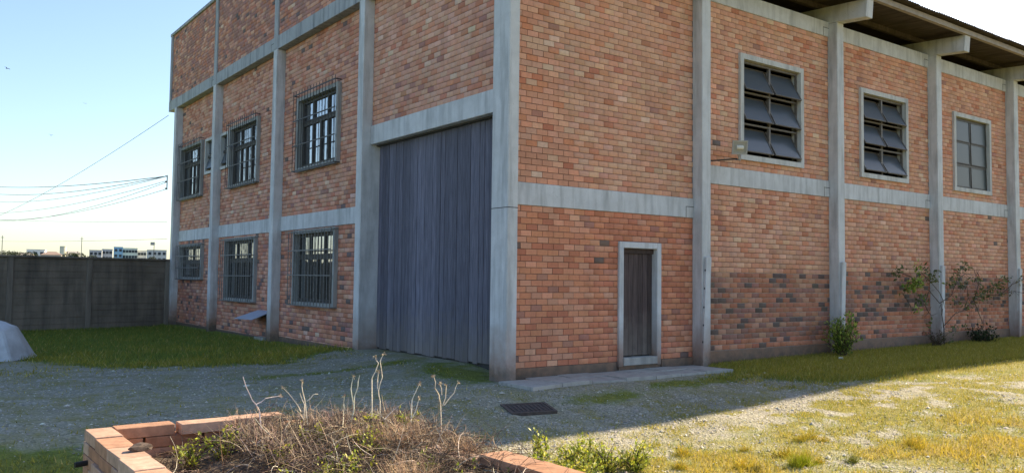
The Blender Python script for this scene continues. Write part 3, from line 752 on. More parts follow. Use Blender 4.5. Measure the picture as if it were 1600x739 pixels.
# pale covered heap on the left of the lawn
hp = empty('covered_heap', (-6.95, 8.9, 0))
mb = MB(); nr = 9; rings = [(1.06, -.05), (1.0, .03), (.62, .70), (.40, .80), (.0, .93)]
V = []; F_ = []
for k, (rr, z) in enumerate(rings):
    for j in range(nr):
        t = 2 * math.pi * j / nr + .2; fold = 1 + .07 * math.sin(5 * t + 1.1 + k * .4)
        V.append((rr * fold * .93 * math.cos(t), rr * fold * .85 * math.sin(t), z * (1 + .05 * math.sin(3 * t + k)) if 0 < k < 4 else z))
for k in range(len(rings) - 1):
    for j in range(nr): F_.append((k * nr + j, k * nr + (j + 1) % nr, (k + 1) * nr + (j + 1) % nr, (k + 1) * nr + j))
mb.add(V, F_); mb.v = [(p[0] * .93, p[1] * .93, p[2] * .86) for p in mb.v]; mb.build('cover_sheet', M_SHEET, hp, bevel=.03)
tag(hp, 'pale grey sheet covered heap at the left edge of the lawn', 'covered heap')

# drain cover
dr_ = empty('drain_cover', (-1.14, -2.05, -.118)); tag(dr_, 'dark rusty iron drain cover set in the gravel before the corner column', 'drain cover')
ex = Vector((.93, -.13, 0)); ey = Vector((.36, -.36, 0))
dr_.scale = (.9, .85, 1); dr_.rotation_euler = (.17, 0, math.radians(-12))
mb = MB()
for x0, x1, y0, y1 in ((-.40, .40, .20, .25), (-.40, .40, -.25, -.20), (-.40, -.35, -.20, .20), (.35, .40, -.20, .20)): mb.box(x0, x1, y0, y1, -.08, .024)
mb.build('rim', M_IRON, dr_)
mb = MB(); mb.box(-.35, .35, -.2, .2, -.08, .012); mb.build('plate', M_IRON, dr_)
for i in range(9):
    mb = MB(); mb.box(-.31 + i * .075, -.285 + i * .075, -.17, .17, .012, .024); mb.build('rib', M_IRON, dr_)

# ------------------------------------------------------------------ raised planter of clay blocks
plt_ = empty('brick_planter', (-6.2, -6.2, -.25)); tag(plt_, 'raised planter of loose laid orange clay blocks full of dried weeds', 'planter')
base = Vector(plt_.location); CO = .092; NC = 8
BLK = [(.45, .275, .19), (.41, .23, .15), (.48, .31, .23), (.37, .19, .115), (.50, .34, .26)]
bshared = {}
def block(L_, W_, ci):
    k = (round(L_, 2), round(W_, 2), ci)
    if k not in bshared:
        mb = MB(); mb.box(-L_ / 2, L_ / 2, -W_ / 2, W_ / 2, -CO / 2 + .002, CO / 2 - .002, col=tuple(np.clip(np.array(BLK[ci]) * rng.uniform(.92, 1.06), 0, 1)))
        me = mb.mesh('block', M_BLOCK); bm = bmesh.new(); bm.from_mesh(me); bmesh.ops.bevel(bm, geom=bm.edges[:], offset=.004, segments=1, affect='EDGES'); bm.to_mesh(me); bm.free(); bshared[k] = me
    return bshared[k]
def lay_block(cx, cy, z, L_, W_, rz, jz=0):
    o = link('block', block(L_, W_, int(rng.integers(0, 5))), plt_)
    o.location = Vector((cx, cy, z)) - base; o.rotation_euler = (rng.normal(0, .004), rng.normal(0, .006), rz + rng.normal(0, .008 + jz))
TOP = .50
for c in range(NC):
    z = TOP - CO * (c + .5)
    # left arm, along y
    L_ = .435; y = -4.22 - (.2 if c % 2 else 0)
    if c % 2: lay_block(-7.205, -4.31, z, .19, .2, math.pi / 2)
    while y > -8.6:
        lay_block(-7.205 + rng.normal(0, .007), y - L_ / 2, z + (rng.normal(0, .004) if c == 0 else 0), L_ - .018, .2, math.pi / 2, .008); y -= L_
    # back arm, along x
    L_ = .475; x = -7.095 - (0 if c % 2 == 0 else .0); x += 0 if c % 2 == 0 else -.0
    k = 0
    if c % 2: lay_block(-6.985, -4.225, z, .21, .185, 0); x += .225
    while x < -5.0:
        dy = -.045 if (c == 0 and k == 1) else rng.normal(0, .004)
        if not (c == 0 and k >= 3): lay_block(x + L_ / 2 + (.02 if c == 0 and k == 1 else 0), -4.225 + dy, z, L_ - .02, .185, 0, .012 if c == 0 else 0)
        x += L_; k += 1
    # right arm
    L_ = .45; y = -4.33 - (.22 if c % 2 else 0)
    while y > -8.6:
        if not (c == 0 and y > -6.2) and not (c == 1 and y > -5.4): lay_block(-4.95 + rng.normal(0, .008), y - L_ / 2, z - .03, L_ - .012, .24, math.pi / 2, .012)
        y -= L_
mb = MB(); mb.tube([(-7.28, -4.41, .275), (-7.40, -4.43, .27)], .022, 10); mb.v = [tuple(Vector(v) - base) for v in mb.v]; mb.build('drain_pipe', M_BLACK, plt_)
# soil heaped inside
sx = np.linspace(-7.12, -5.06, 60); sy = np.linspace(-8.6, -4.30, 110); SX, SY = np.meshgrid(sx, sy)
def soil_z(x, y): return .20 + .15 * np.clip((x + 6.7) / 1.0, 0, 1) + .12 * (fbm(x, y, 2.2, 31) - .4) + .05 * (fbm(x, y, 9, 33) - .5) - .13 * np.clip((-5.1 - y) / .9, 0, 1)
SZ = soil_z(SX, SY); ii = np.arange(SX.size).reshape(SX.shape)
Fq = np.stack([ii[:-1, :-1], ii[:-1, 1:], ii[1:, 1:], ii[1:, :-1]], -1).reshape(-1, 4)
so = np_mesh('soil', np.stack([SX.ravel() - base.x, SY.ravel() - base.y, SZ.ravel() - base.z], 1), Fq, M_SOIL, None, plt_)
so['kind'] = 'stuff'
# stone lying on the planter wall
mb = MB(); bm = bmesh.new(); bmesh.ops.create_icosphere(bm, subdivisions=2, radius=1)
for v in bm.verts:
    n_ = 1 + .18 * math.sin(3 * v.co.x + 2 * v.co.y) + .1 * math.sin(5 * v.co.z + 4 * v.co.y + 1); v.co = Vector((v.co.x * .085 * n_, v.co.y * .05 * n_, max(v.co.z, -.6) * .032 * n_))
me = bpy.data.meshes.new('stone'); bm.to_mesh(me); bm.free(); me.materials.append(simple('brown stone', (.10, .07, .055), .8, .4, 30, bs=.6))
st = link('stone', me); st.location = (-7.13, -5.30, .518); st.rotation_euler = (0, 0, .15)
tag(st, 'small dark brown stone lying on the left wall of the planter', 'stone')

# ------------------------------------------------------------------ plants
def leaf(V, F, C, p, size, d, nrm, col):
    """one folded leaf of four triangles"""
    d = d.normalized(); s = d.cross(nrm); s = s.normalized() if s.length > 1e-6 else Vector((1, 0, 0)); n = s.cross(d)
    o = len(V)
    V += [p, p + d * size * .45 + s * size * .26 + n * size * .06, p + d * size, p + d * size * .45 - s * size * .26 + n * size * .06, p + d * size * .5 - n * size * .02]
    F += [(o, o + 1, o + 4), (o + 1, o + 2, o + 4), (o + 2, o + 3, o + 4), (o + 3, o, o + 4)]; C += [col] * 5
def rv(): return Vector(rng.normal(0, 1, 3)).normalized()
def jitter(c, s=.2): return tuple(np.clip(np.array(c) * (1 + rng.normal(0, s)) * (1 + rng.normal(0, .05, 3)), .004, .9))
def leaves_obj(name, V, F, C, mat, parent):
    return np_mesh(name, np.array([tuple(v) for v in V]), np.array(F), mat, np.array(C), parent)
def shrub(name, loc, rx, rz_, nb, nl, size, cols, label, cat, lean=(0, 0), group=None, stemcol=(.09, .065, .04), low=.15):
    root = empty(name, loc); tag(root, label, cat, group); mb = MB(); V, F, C = [], [], []
    for i in range(nb):
        t = rng.uniform(0, 2 * math.pi); rr = rx * math.sqrt(rng.uniform(.05, 1)); hh = rz_ * rng.uniform(.45, 1.0) * (1 - .35 * (rr / rx) ** 2)
        tip = Vector((math.cos(t) * rr + lean[0], math.sin(t) * rr * .7 + lean[1], hh)); mid = tip * .5 + Vector((rng.normal(0, .04), rng.normal(0, .04), hh * .12))
        pts = [Vector((rng.normal(0, .03), rng.normal(0, .03), -.03)), mid, tip]
        mb.tube(pts, .009 * rx / .4, 4, col=jitter(stemcol), r1=.003)
        for k in range(nl):
            f = rng.uniform(low, 1.05); p = (pts[0] * (1 - f) ** 2 + mid * 2 * f * (1 - f) + tip * f * f) + rv() * size * rng.uniform(.3, 1.3)
            leaf(V, F, C, p, size * rng.uniform(.6, 1.3), (rv() + Vector((0, 0, .35)) + (tip - mid).normalized() * .5), rv() * .5 + Vector((0, 0, 1)), jitter(cols[int(rng.integers(0, len(cols)))]))
    mb.build('stems', M_STEM, root); leaves_obj('foliage', V, F, C, M_LEAF, root)
    return root
G1 = [(.19, .27, .04), (.28, .36, .06), (.11, .18, .03), (.38, .42, .09)]
DK = [(.028, .045, .018), (.04, .06, .02), (.022, .035, .014)]
YG = [(.40, .42, .04), (.30, .36, .045), (.44, .43, .07), (.22, .27, .04)]
shrub('bush', (9.05, -.62, .02), .56, 1.18, 44, 32, .085, G1, 'leafy light green bush growing against the second column of the right wall', 'bush')
shrub('small_bush', (16.25, -.42, .07), .55, .58, 26, 24, .085, DK, 'low dark green bush at the wall foot past the creeper', 'bush')
shrub('dry_bush', (13.6, -.45, .06), .42, .62, 30, 8, .06, [(.10, .075, .045), (.07, .055, .03), (.06, .07, .025)], 'brown withered clump at the foot of the creeper column', 'dry bush')

# creeper: bare branching stems over the column and wall, leaves in loose tufts
cr = empty('climbing_shrub', (14.2, -.38, .05)); tag(cr, 'straggly climbing shrub spreading bare branches over the third right wall column', 'climbing shrub')
cb = Vector(cr.location); mb = MB(); V, F, C = [], [], []
BRN = [[(14.2, -.38, .0), (14.12, -.40, .55), (13.95, -.42, .9), (13.85, -.45, 1.25)],
       [(13.95, -.42, .9), (14.1, -.42, 1.3), (13.9, -.4, 1.55), (13.55, -.35, 1.8), (13.3, -.30, 2.1)], [(13.85, -.45, 1.25), (13.4, -.4, 1.55), (13.0, -.35, 1.72), (12.5, -.3, 1.8)],
       [(13.0, -.35, 1.72), (12.6, -.3, 1.95), (12.1, -.25, 2.02), (11.85, -.22, 2.0)], [(12.5, -.3, 1.8), (12.4, -.25, 1.5), (12.55, -.3, 1.2)], [(13.4, -.4, 1.55), (13.3, -.35, 1.2), (13.5, -.3, 1.0), (13.7, -.3, .95)],
       [(13.85, -.45, 1.25), (14.5, -.45, 1.45), (15.0, -.35, 1.9), (15.4, -.3, 2.22)], [(15.0, -.35, 1.9), (15.6, -.3, 2.02), (16.2, -.28, 1.95)],
       [(14.1, -.40, .6), (14.7, -.4, .95), (15.4, -.35, 1.05), (16.0, -.3, 1.3), (16.7, -.3, 1.5), (17.3, -.3, 1.75), (17.9, -.3, 1.95)],
       [(16.0, -.3, 1.3), (16.4, -.25, 1.75), (16.5, -.22, 1.95)], [(16.0, -.3, 1.3), (16.3, -.25, 1.0), (16.75, -.22, .65)], [(15.4, -.35, 1.05), (15.7, -.3, 1.35), (15.6, -.3, 1.7)],
       [(16.7, -.3, 1.5), (17.6, -.33, 1.45), (18.4, -.40, 1.55), (19.2, -.42, 1.5)], [(17.6, -.33, 1.45), (18.2, -.42, 1.8), (18.9, -.42, 1.9), (19.4, -.42, 1.85)]]
for br in BRN:
    pts = []
    for p in br: pts.append(Vector(p) - cb + Vector((rng.normal(0, .02), rng.normal(0, .02), rng.normal(0, .02))))
    mb.tube(pts, .019 if br is BRN[0] else .012, 5, col=jitter((.075, .06, .045)), r1=.006)
    for k in range(5):
        i = int(rng.integers(1, len(pts))); d = rv() * .25; d.y *= .4
        mb.tube([pts[i], pts[i] + d * .6, pts[i] + d], .006, 4, col=jitter((.08, .065, .05)), r1=.003)
TUF = [(11.9, 1.95, 14), (12.05, 2.1, 10), (12.75, 1.72, 70), (12.5, 1.62, 40), (12.95, 1.78, 30), (12.85, 2.15, 14), (13.3, 2.12, 14), (13.5, 1.95, 16), (13.1, 1.35, 30), (12.95, 1.1, 14), (13.4, .7, 8), (13.7, 1.85, 14), (13.85, 2.0, 12),
       (15.0, 2.05, 18), (15.4, 2.22, 16), (15.7, 2.2, 8), (14.7, 1.75, 16), (15.2, 1.72, 20), (15.6, 1.85, 10), (16.2, 1.85, 12), (15.5, 1.1, 16), (15.0, 1.25, 10), (16.4, 1.5, 26), (16.7, 1.4, 24), (16.1, 1.35, 14), (17.1, 1.65, 22), (17.4, 1.75, 16), (17.8, 1.9, 22), (17.7, 1.55, 18), (14.8, .55, 10), (15.2, .6, 8), (14.5, .12, 14), (18.4, 1.6, 6), (18.9, 1.88, 8)]
for x, z, n in TUF:
    cc = G1 if (12.4 < x < 13.0 or n > 30) else [(.13, .16, .05), (.17, .17, .07), (.10, .12, .045)]
    for k in range(int(n * 1.6)):
        p = Vector((x + rng.normal(0, .11), -.33 + rng.normal(0, .06), z + rng.normal(0, .075))) - cb
        leaf(V, F, C, p, rng.uniform(.07, .13), rv() + Vector((0, -.3, -.1)), rv() + Vector((0, -1, .5)), jitter(cc[int(rng.integers(0, len(cc)))]))
mb.build('branches', M_STEM, cr); leaves_obj('foliage', V, F, C, M_LEAF, cr)

# green weeds in and beside the planter
IN = [((-6.65, -4.86), .34, 'pale green leafy weed just inside the planter left corner'), ((-6.40, -4.80), .36, 'pale green leafy weed beside the second back block of the planter'),
      ((-6.30, -5.94), .30, 'yellow green weed low in the planter left half'), ((-6.05, -6.05), .30, 'yellow green weed low in the planter middle'),
      ((-5.84, -6.08), .34, 'bushy yellow green weed in the planter middle'), ((-4.78, -5.0), .40, 'thin yellow green weed among the tallest dry stalks'),
      ((-5.26, -6.23), .28, 'small green weed in the planter right half'), ((-5.33, -6.75), .30, 'yellow green weed near the right planter blocks'),
      ((-5.12, -6.98), .32, 'yellow green weed leaning on the right planter wall'), ((-5.70, -5.0), .30, 'small green weed behind the planter middle'), ((-5.16, -4.95), .30, 'small green weed under the tall dry stalks')]
for (x, y), z, lab in IN:
    zz = float(soil_z(np.array([x]), np.array([y]))[0]); big = 'bushy' in lab or 'pale' in lab
    shrub('weed', (x, y, zz - .02), .19 if big else .13, .30 if big else .25, 16 if big else 11, 16, .036, YG, lab, 'weed', group='green weeds in the planter')
for k in range(14):
    x = rng.uniform(-6.7, -5.2); y = rng.uniform(-7.0, -4.9); zz = float(soil_z(np.array([x]), np.array([y]))[0])
    shrub('weed', (x, y, zz - .02), .12, rng.uniform(.22, .32), 8, 14, .034, YG, 'small yellow green weed poking through the dry tangle of the planter', 'weed', group='green weeds poking through the tangle')
OUT = [((-3.04, -4.78), .62, 'tall leafy yellow green weed with a dark stalk right of the planter', 1), ((-2.80, -4.98), .4, 'yellow green weed beside the tall dark stalked weed', 0), ((-2.45, -4.72), .34, 'yellow green weed farthest back right of the planter', 0),
       ((-2.45, -5.10), .36, 'spreading yellow weed right of the planter', 0), ((-2.15, -5.22), .34, 'yellow weed farthest right of the planter group', 0), ((-3.35, -5.0), .34, 'leafy weed against the outer side of the planter', 0), ((-2.95, -5.35), .28, 'front leafy weed right of the planter', 0)]
for (x, y), h_, lab, tall in OUT:
    shrub('weed', (x, y, float(gz(x, y)) - .02), .14 if tall else .28, h_, 11 if tall else 22, 26, .045, YG, lab, 'weed', group='yellow green weeds beside the planter', stemcol=(.06, .04, .03))

# dried weeds
STK = {'s1': [[(-6.214, -4.75, 0.91), (-6.144, -4.75, 0.748), (-6.098, -4.75, 0.666), (-6.059, -4.75, 0.606), (-6.028, -4.75, 0.30)], [(-5.883, -4.75, 0.73), (-6.018, -4.75, 0.718), (-6.098, -4.75, 0.673)]],
 's2': [[(-5.812, -4.6, 0.781), (-5.714, -4.6, 0.655), (-5.656, -4.6, 0.56), (-5.646, -4.6, 0.484), (-5.612, -4.6, 0.3)]],
 's3': [[(-5.673, -4.7, 0.835), (-5.662, -4.7, 0.738), (-5.628, -4.7, 0.63), (-5.6, -4.7, 0.3)], [(-5.694, -4.7, 0.732), (-5.652, -4.7, 0.632), (-5.648, -4.7, 0.3)], [(-5.526, -4.7, 0.713), (-5.574, -4.7, 0.709), (-5.629, -4.7, 0.66)]],
 's4': [[(-5.184, -4.5, 0.65), (-5.156, -4.5, 0.568), (-5.135, -4.5, 0.3)]],
 's5': [[(-5.178, -4.8, 0.869), (-5.201, -4.8, 0.763), (-5.233, -4.8, 0.673), (-5.23, -4.8, 0.551), (-5.293, -4.8, 0.3)], [(-5.237, -4.8, 0.857), (-5.26, -4.8, 0.752), (-5.231, -4.8, 0.612)]],
 's6': [[(-4.976, -4.7, 1.014), (-4.948, -4.7, 0.957), (-4.998, -4.7, 0.817), (-5.001, -4.7, 0.3)], [(-4.888, -4.7, 1.033), (-4.922, -4.7, 0.971), (-4.896, -4.7, 0.827), (-4.934, -4.7, 0.703), (-4.914, -4.7, 0.606), (-4.918, -4.7, 0.3)], [(-4.938, -4.7, 0.877), (-4.943, -4.7, 0.719)]],
 's7': [[(-4.528, -5.0, 0.839), (-4.509, -5.0, 0.731), (-4.449, -5.0, 0.656), (-4.414, -5.0, 0.582), (-4.428, -5.0, 0.0)], [(-4.255, -5.0, 0.765), (-4.296, -5.0, 0.674), (-4.405, -5.0, 0.566)], [(-4.383, -5.0, 0.752), (-4.389, -5.0, 0.637), (-4.42, -5, .56)], [(-4.451, -5.0, 0.763), (-4.432, -5.0, 0.662)]],
 's8': [[(-4.741, -5.1, 0.799), (-4.802, -5.1, 0.652), (-4.816, -5.1, 0.3)], [(-4.731, -5.1, 0.667), (-4.753, -5.1, 0.593), (-4.80, -5.1, .5)]]}
SL = {'s1': 'leftmost pale dry stalk leaning left with a level side branch', 's2': 'pale dry stalk leaning left before the back planter blocks', 's3': 'pale dry stalk with a crooked side shoot beside the leaning one',
      's4': 'short thin dry stalk at the planter back edge', 's5': 'thick pale dry stalk forked at the top before the gravel', 's6': 'tallest pair of pale dry stalks crossing with seed heads', 's7': 'many branched pale dry stalk standing right of the planter', 's8': 'thin dry stalk with a drooping top right of the tallest pair'}
for k, ls in STK.items():
    b0 = Vector(ls[0][-1]); root = empty('dry_stalk', b0); tag(root, SL[k], 'dry stalk', 'dry stalks in the planter')
    col_ = jitter((.68, .62, .54), .06)
    for i, l in enumerate(ls):
        pts = [Vector(p) - b0 + Vector((rng.normal(0, .003), rng.normal(0, .03) * (j not in (0,)), 0)) for j, p in enumerate(reversed(l))] if i == 0 else [Vector(p) - b0 for p in reversed(l)]
        if i == 0: pts[0] = Vector((0, 0, 0))
        # smooth the bends a little
        q = []
        for a_, b_ in zip(pts[:-1], pts[1:]): q += [a_, a_.lerp(b_, .5) + Vector(rng.normal(0, .004, 3))]
        q.append(pts[-1])
        mb = MB(); mb.tube(q, .0068 if i == 0 else .005, 5, col=col_, r1=.003); o = mb.build('stem' if i == 0 else 'side_stem', M_STEM, root)
        if k in ('s6', 's7', 's8', 's2') or rng.random() < .3:
            V, F, C = [], [], []
            for _ in range(12): leaf(V, F, C, q[-1] + rv() * .008, rng.uniform(.015, .03), rv() + Vector((0, 0, .3)), rv(), jitter((.42, .34, .24)))
            leaves_obj('seed_head', V, F, C, M_STEM, root)

def strands(n, posf, lenf, colf, rad, up_, name, parent=None, seg=3, droop=.5):
    """many thin three sided curved stems as one mesh"""
    Vt, Ft, Ct = [], [], []
    for _ in range(n):
        p = Vector(posf()); L_ = lenf(); d = Vector(rng.normal(0, 1, 3)); d.z = abs(d.z) * up_ + .1 * up_; d.normalize(); c = colf(); r_ = rad * rng.uniform(.6, 1.3)
        o = len(Vt); bend = Vector(rng.normal(0, 1, 3)) * .45
        for k in range(seg + 1):
            a_ = d.cross(Vector((.2, .3, .9))).normalized(); b_ = d.cross(a_); rr = r_ * (1 - .75 * k / seg)
            for j in range(3):
                t = 2.094 * j; Vt.append(tuple(p + a_ * (math.cos(t) * rr) + b_ * (math.sin(t) * rr))); Ct.append(c)
            p = p + d * (L_ / seg); d = (d + bend * .35 + Vector((0, 0, -droop / seg))).normalized()
        for k in range(seg):
            for j in range(3): Ft.append((o + k * 3 + j, o + k * 3 + (j + 1) % 3, o + k * 3 + 3 + (j + 1) % 3, o + k * 3 + 3 + j))
    return np_mesh(name, np.array(Vt), np.array(Ft), M_STEM, np.array(Ct), parent)
def drypick(ws):
    pal = [(.10, .07, .05), (.17, .12, .085), (.25, .20, .16), (.36, .29, .21), (.07, .05, .04)]
    return jitter(pal[int(rng.choice(5, p=ws))], .2)
def pos_in():
    while True:
        x = rng.uniform(-7.05, -4.75); y = rng.uniform(-8.2, -4.30)
        if rng.random() < (.3 if x < -6.3 else 1.0): break
    z = float(soil_z(np.array([x]), np.array([y]))[0])
    if x > -5.06: return (x, y, rng.uniform(.30, .44)) if y > -6.3 or rng.random() < .12 else (x - .3, y, .40)
    return (x, y, z + rng.uniform(-.01, .16) * (1 if x > -6.3 else .35))
t = strands(5200, pos_in, lambda: rng.uniform(.10, .38), lambda: drypick([.36, .24, .14, .10, .16]), .0034, .30, 'dry_weeds', droop=.7)
tag(t, 'tangle of brown and grey dried weeds filling the planter', 'dry weeds', kind='stuff')
def pos_edge():
    x = rng.uniform(-6.2, -4.2); y = -4.35 - abs(rng.normal(0, .25)) + rng.uniform(-.9, .2) * (x > -4.9)
    return (x, y, .34 if x < -4.95 else (.30 if x < -4.8 else rng.uniform(-.2, .2)))
t = strands(2200, pos_edge, lambda: rng.uniform(.10, .26), lambda: drypick([.30, .25, .22, .17, .06]), .003, .9, 'dry_weeds', droop=.3)
tag(t, 'thin dry weed stems standing along the back edge of the planter', 'dry weeds', kind='stuff')
t = strands(260, pos_in, lambda: rng.uniform(.15, .36), lambda: jitter((.62, .56, .48), .15), .0040, .55, 'pale_twigs', droop=.8, seg=4)
tag(t, 'pale bleached twigs lying over the dried weeds of the planter', 'dry twigs', kind='stuff')
def pos_stand():
    x = rng.uniform(-6.3, -4.4); y = rng.uniform(-5.6, -4.36)
    return (x, y, .32 if x < -4.9 else .1)
def pos_arm():
    return (rng.uniform(-5.35, -4.62), rng.uniform(-6.75, -4.4), rng.uniform(.22, .46))
t = strands(1500, pos_arm, lambda: rng.uniform(.10, .30), lambda: drypick([.30, .28, .18, .12, .12]), .0032, .5, 'dry_weeds', droop=.7)
tag(t, 'dried weeds hanging over the right wall of the planter', 'dry weeds', kind='stuff')
def pos_fuzz():
    x = rng.uniform(-6.2, -4.6); y = -4.4 - abs(rng.normal(0, .7))
    return (x, y, .36 + .06 * math.sin(9 * x) - .10 * max(0, -5.1 - y))
t = strands(1900, pos_fuzz, lambda: rng.uniform(.08, .24), lambda: jitter(((.30, .22, .185), (.40, .31, .24), (.20, .14, .12))[int(rng.integers(0, 3))], .2), .0024, 1.5, 'dry_weeds', droop=.3)
tag(t, 'fine purple brown dried weed tops forming a bushy clump in the planter', 'dry weeds', kind='stuff')
t = strands(380, pos_stand, lambda: rng.uniform(.16, .40), lambda: jitter((.48, .38, .28), .25), .0028, 2.4, 'dry_weeds', droop=.2, seg=4)
tag(t, 'thin upright dry stems over the back half of the planter', 'dry weeds', kind='stuff')
CL = [((-5.12, -5.62), .40, 'pinkish dry grass clump below the tallest dry stalks'), ((-5.66, -6.62), .32, 'sandy dry grass clump nearest the camera in the planter'), ((-5.40, -5.45), .34, 'pinkish dry grass clump in the middle of the planter'),
      ((-4.92, -6.1), .30, 'dry grass clump over the right planter wall'), ((-3.9, -4.35), .34, 'dry grass clump growing just outside the right planter wall')]
for (x, y), h_, lab in CL:
    zz = .22 if x < -4.5 else float(gz(x, y))
    o = strands(420, lambda: (float(np.clip(rng.normal(0, .07), -.14, .14)), rng.normal(0, .05), 0), lambda: h_ * rng.uniform(.6, 1.15), lambda: jitter((.46, .32, .21), .15), .0022, 2.6, 'dry_grass_clump', droop=.15)
    o.location = (x, y, zz); tag(o, lab, 'dry grass', 'dry grass clumps')

# ------------------------------------------------------------------ grass blades and loose gravel
def blades(name, n_try, xr, yr, dens, hscale, wid, label, seed):
    r = np.random.default_rng(seed); x = r.uniform(*xr, n_try); y = r.uniform(*yr, n_try); g, dry, hh = zones(x, y)
    ok = (r.random(n_try) < dens(x, y, g)) & ~((x > -.05) & (y > -.04)) & ~((x > -.45) & (x < 4.7) & (y > -1.18)) & ~((x > -7.32) & (x < -4.82) & (y < -4.12) & (y > -9)) & ~((abs(x + 1.14) < .42) & (abs(y + 2.05) < .34))
    x, y, g, dry, hh = x[ok], y[ok], g[ok], dry[ok], hh[ok]; n = len(x); z = gz(x, y)
    h = hh * hscale * r.uniform(.45, 1.5, n); wd = wid * r.uniform(.6, 1.3, n); t = r.uniform(0, 2 * np.pi, n); ln = r.normal(0, .55, (n, 2)) * h[:, None]
    V = np.zeros((n, 3, 3)); V[:, 0] = np.stack([x - np.cos(t) * wd, y - np.sin(t) * wd, z - .01], 1); V[:, 1] = np.stack([x + np.cos(t) * wd, y + np.sin(t) * wd, z - .01], 1); V[:, 2] = np.stack([x + ln[:, 0], y + ln[:, 1], z + h], 1)
    pd = np.clip(dry + r.normal(0, .22, n), 0, 1)[:, None]
    green = np.array([.145, .215, .048]); yel = np.array([.47, .355, .045]); straw = np.array([.56, .44, .16])
    c = green * (1 - pd) + yel * pd; k = (r.random(n) < .18 * pd[:, 0])[:, None]; c = np.where(k, straw, c) * r.uniform(.7, 1.3, (n, 1))
    o = np_mesh(name, V.reshape(-1, 3), np.arange(n * 3).reshape(-1, 3), M_BLADE, np.repeat(c, 3, 0)); tag(o, label, 'grass', kind='stuff'); return o
blades('lawn_grass', 130000, (-15, .2), (4.4, 21.4), lambda x, y, g: g ** 1.5, 1.25, .011, 'short dark green lawn in the shade of the building', 1)
blades('wall_grass', 150000, (3.6, 24), (-3.0, -.03), lambda x, y, g: g ** 1.6, 1.3, .0085, 'dry olive grass strip along the foot of the right wall', 2)
blades('yard_grass', 170000, (-5, 16), (-9.6, -2.6), lambda x, y, g: g ** 1.5 * np.clip((9.5 - (x + .4 * y)) / 5, .3, 1), 1.0, .0055, 'short yellow dry grass over the near gravel', 3)
blades('drive_grass', 120000, (-9.5, 5), (-4.5, 6), lambda x, y, g: np.where(g > .5, g ** 1.3, .20 * g), 0.85, .007, 'thin olive turf patches in the gravel drive', 4)
# pebbles
po_v = np.array([(1, 0, 0), (0, 1, 0), (-1, 0, 0), (0, -1, 0), (0, 0, 1), (0, 0, -1)], float)
po_f = np.array([(0, 1, 4), (1, 2, 4), (2, 3, 4), (3, 0, 4)])
r = np.random.default_rng(9); n = 90000
x = np.concatenate([r.uniform(-9.5, 6, n // 2), r.uniform(-4, 14, n // 2)]); y = np.concatenate([r.uniform(-4.2, 5.5, n // 2), r.uniform(-8.5, -1.5, n // 2)]); g, dry, _ = zones(x, y)
ok = (r.random(n) < (1 - g) ** 1.5) & ~((x > -.05) & (y > -.04)) & ~((x > -.45) & (x < 4.7) & (y > -1.2)) & ~((x > -7.32) & (x < -4.82) & (y < -4.12)) & ~((abs(x + 1.14) < .45) & (abs(y + 2.05) < .36))
x, y = x[ok], y[ok]; n = len(x); s = np.exp(r.normal(math.log(.0105), .45, n)); t = r.uniform(0, 6.28, n)
B = po_v[None] * np.stack([s * r.uniform(.8, 1.4, n), s * r.uniform(.7, 1.1, n), s * r.uniform(.5, .85, n)], 1)[:, None] * r.uniform(.75, 1.2, (n, 6, 1))
ct, st_ = np.cos(t)[:, None], np.sin(t)[:, None]
V = np.stack([B[..., 0] * ct - B[..., 1] * st_ + x[:, None], B[..., 0] * st_ + B[..., 1] * ct + y[:, None], B[..., 2] + (gz(x, y) + .003)[:, None]], -1).reshape(-1, 3)
Fp = (po_f[None] + (np.arange(n) * 6)[:, None, None]).reshape(-1, 3)
pc = np.clip(np.array([.35, .33, .28]) * r.lognormal(0, .28, (n, 1)) * r.uniform(.94, 1.06, (n, 3)), .03, .7)
tag(np_mesh('gravel', V, Fp, M_PEBBLE, np.repeat(pc, 6, 0)), 'loose grey gravel of the drive', 'gravel', kind='stuff')
# green tufts in the near grass
for (x, y), h_, n_, lab, cols in [((-.49, -6.10), .17, 420, 'bright yellow green grass tuft standing alone in the near gravel', (.48, .50, .03)), ((.15, -6.33), .09, 140, 'small yellow green tuft right of the bright one', (.30, .31, .04)), ((-1.1, -5.98), .08, 120, 'small olive tuft left of the bright one', (.2, .2, .05))]:
    o = strands(n_, lambda: (float(np.clip(rng.normal(0, .5), -1, 1)) * h_ * .9, float(np.clip(rng.normal(0, .5), -1, 1)) * h_ * .6, 0), lambda: h_ * rng.uniform(.5, 1.25), lambda: jitter(cols, .18), .0028, 2.2, 'grass_tuft', droop=.25)
    o.data.materials[0] = M_BLADE; o.location = (x, y, float(gz(x, y)) - .01); tag(o, lab, 'grass tuft', 'grass tufts in the gravel')
protos = []
for k in range(3):
    o = strands(130, lambda: (float(np.clip(rng.normal(0, .5), -1, 1)) * .07, float(np.clip(rng.normal(0, .5), -1, 1)) * .055, 0), lambda: .11 * rng.uniform(.5, 1.25), lambda: jitter((.66, .54, .06), .2), .0026, 1.2, 'yellow_tuft', droop=.3)
    o.data.materials[0] = M_BLADE; protos.append(o)
for k in range(16):
    x = rng.uniform(-2.9, 1.6); y = -4.75 - .28 * (x + 2.6) * .5 - abs(rng.normal(0, .55)); o = protos[k] if k < 3 else protos[k % 3].copy()
    if k >= 3: COL.objects.link(o)
    o.location = (x, y, float(gz(x, y)) - .01); o.rotation_euler = (0, 0, rng.uniform(0, 6)); o.scale = (1, 1, 1) if k < 3 else (rng.uniform(.7, 1.5),) * 3
    tag(o, 'small yellow grass tuft among the dry gravel right of the planter', 'grass tuft', 'small yellow tufts right of the planter')
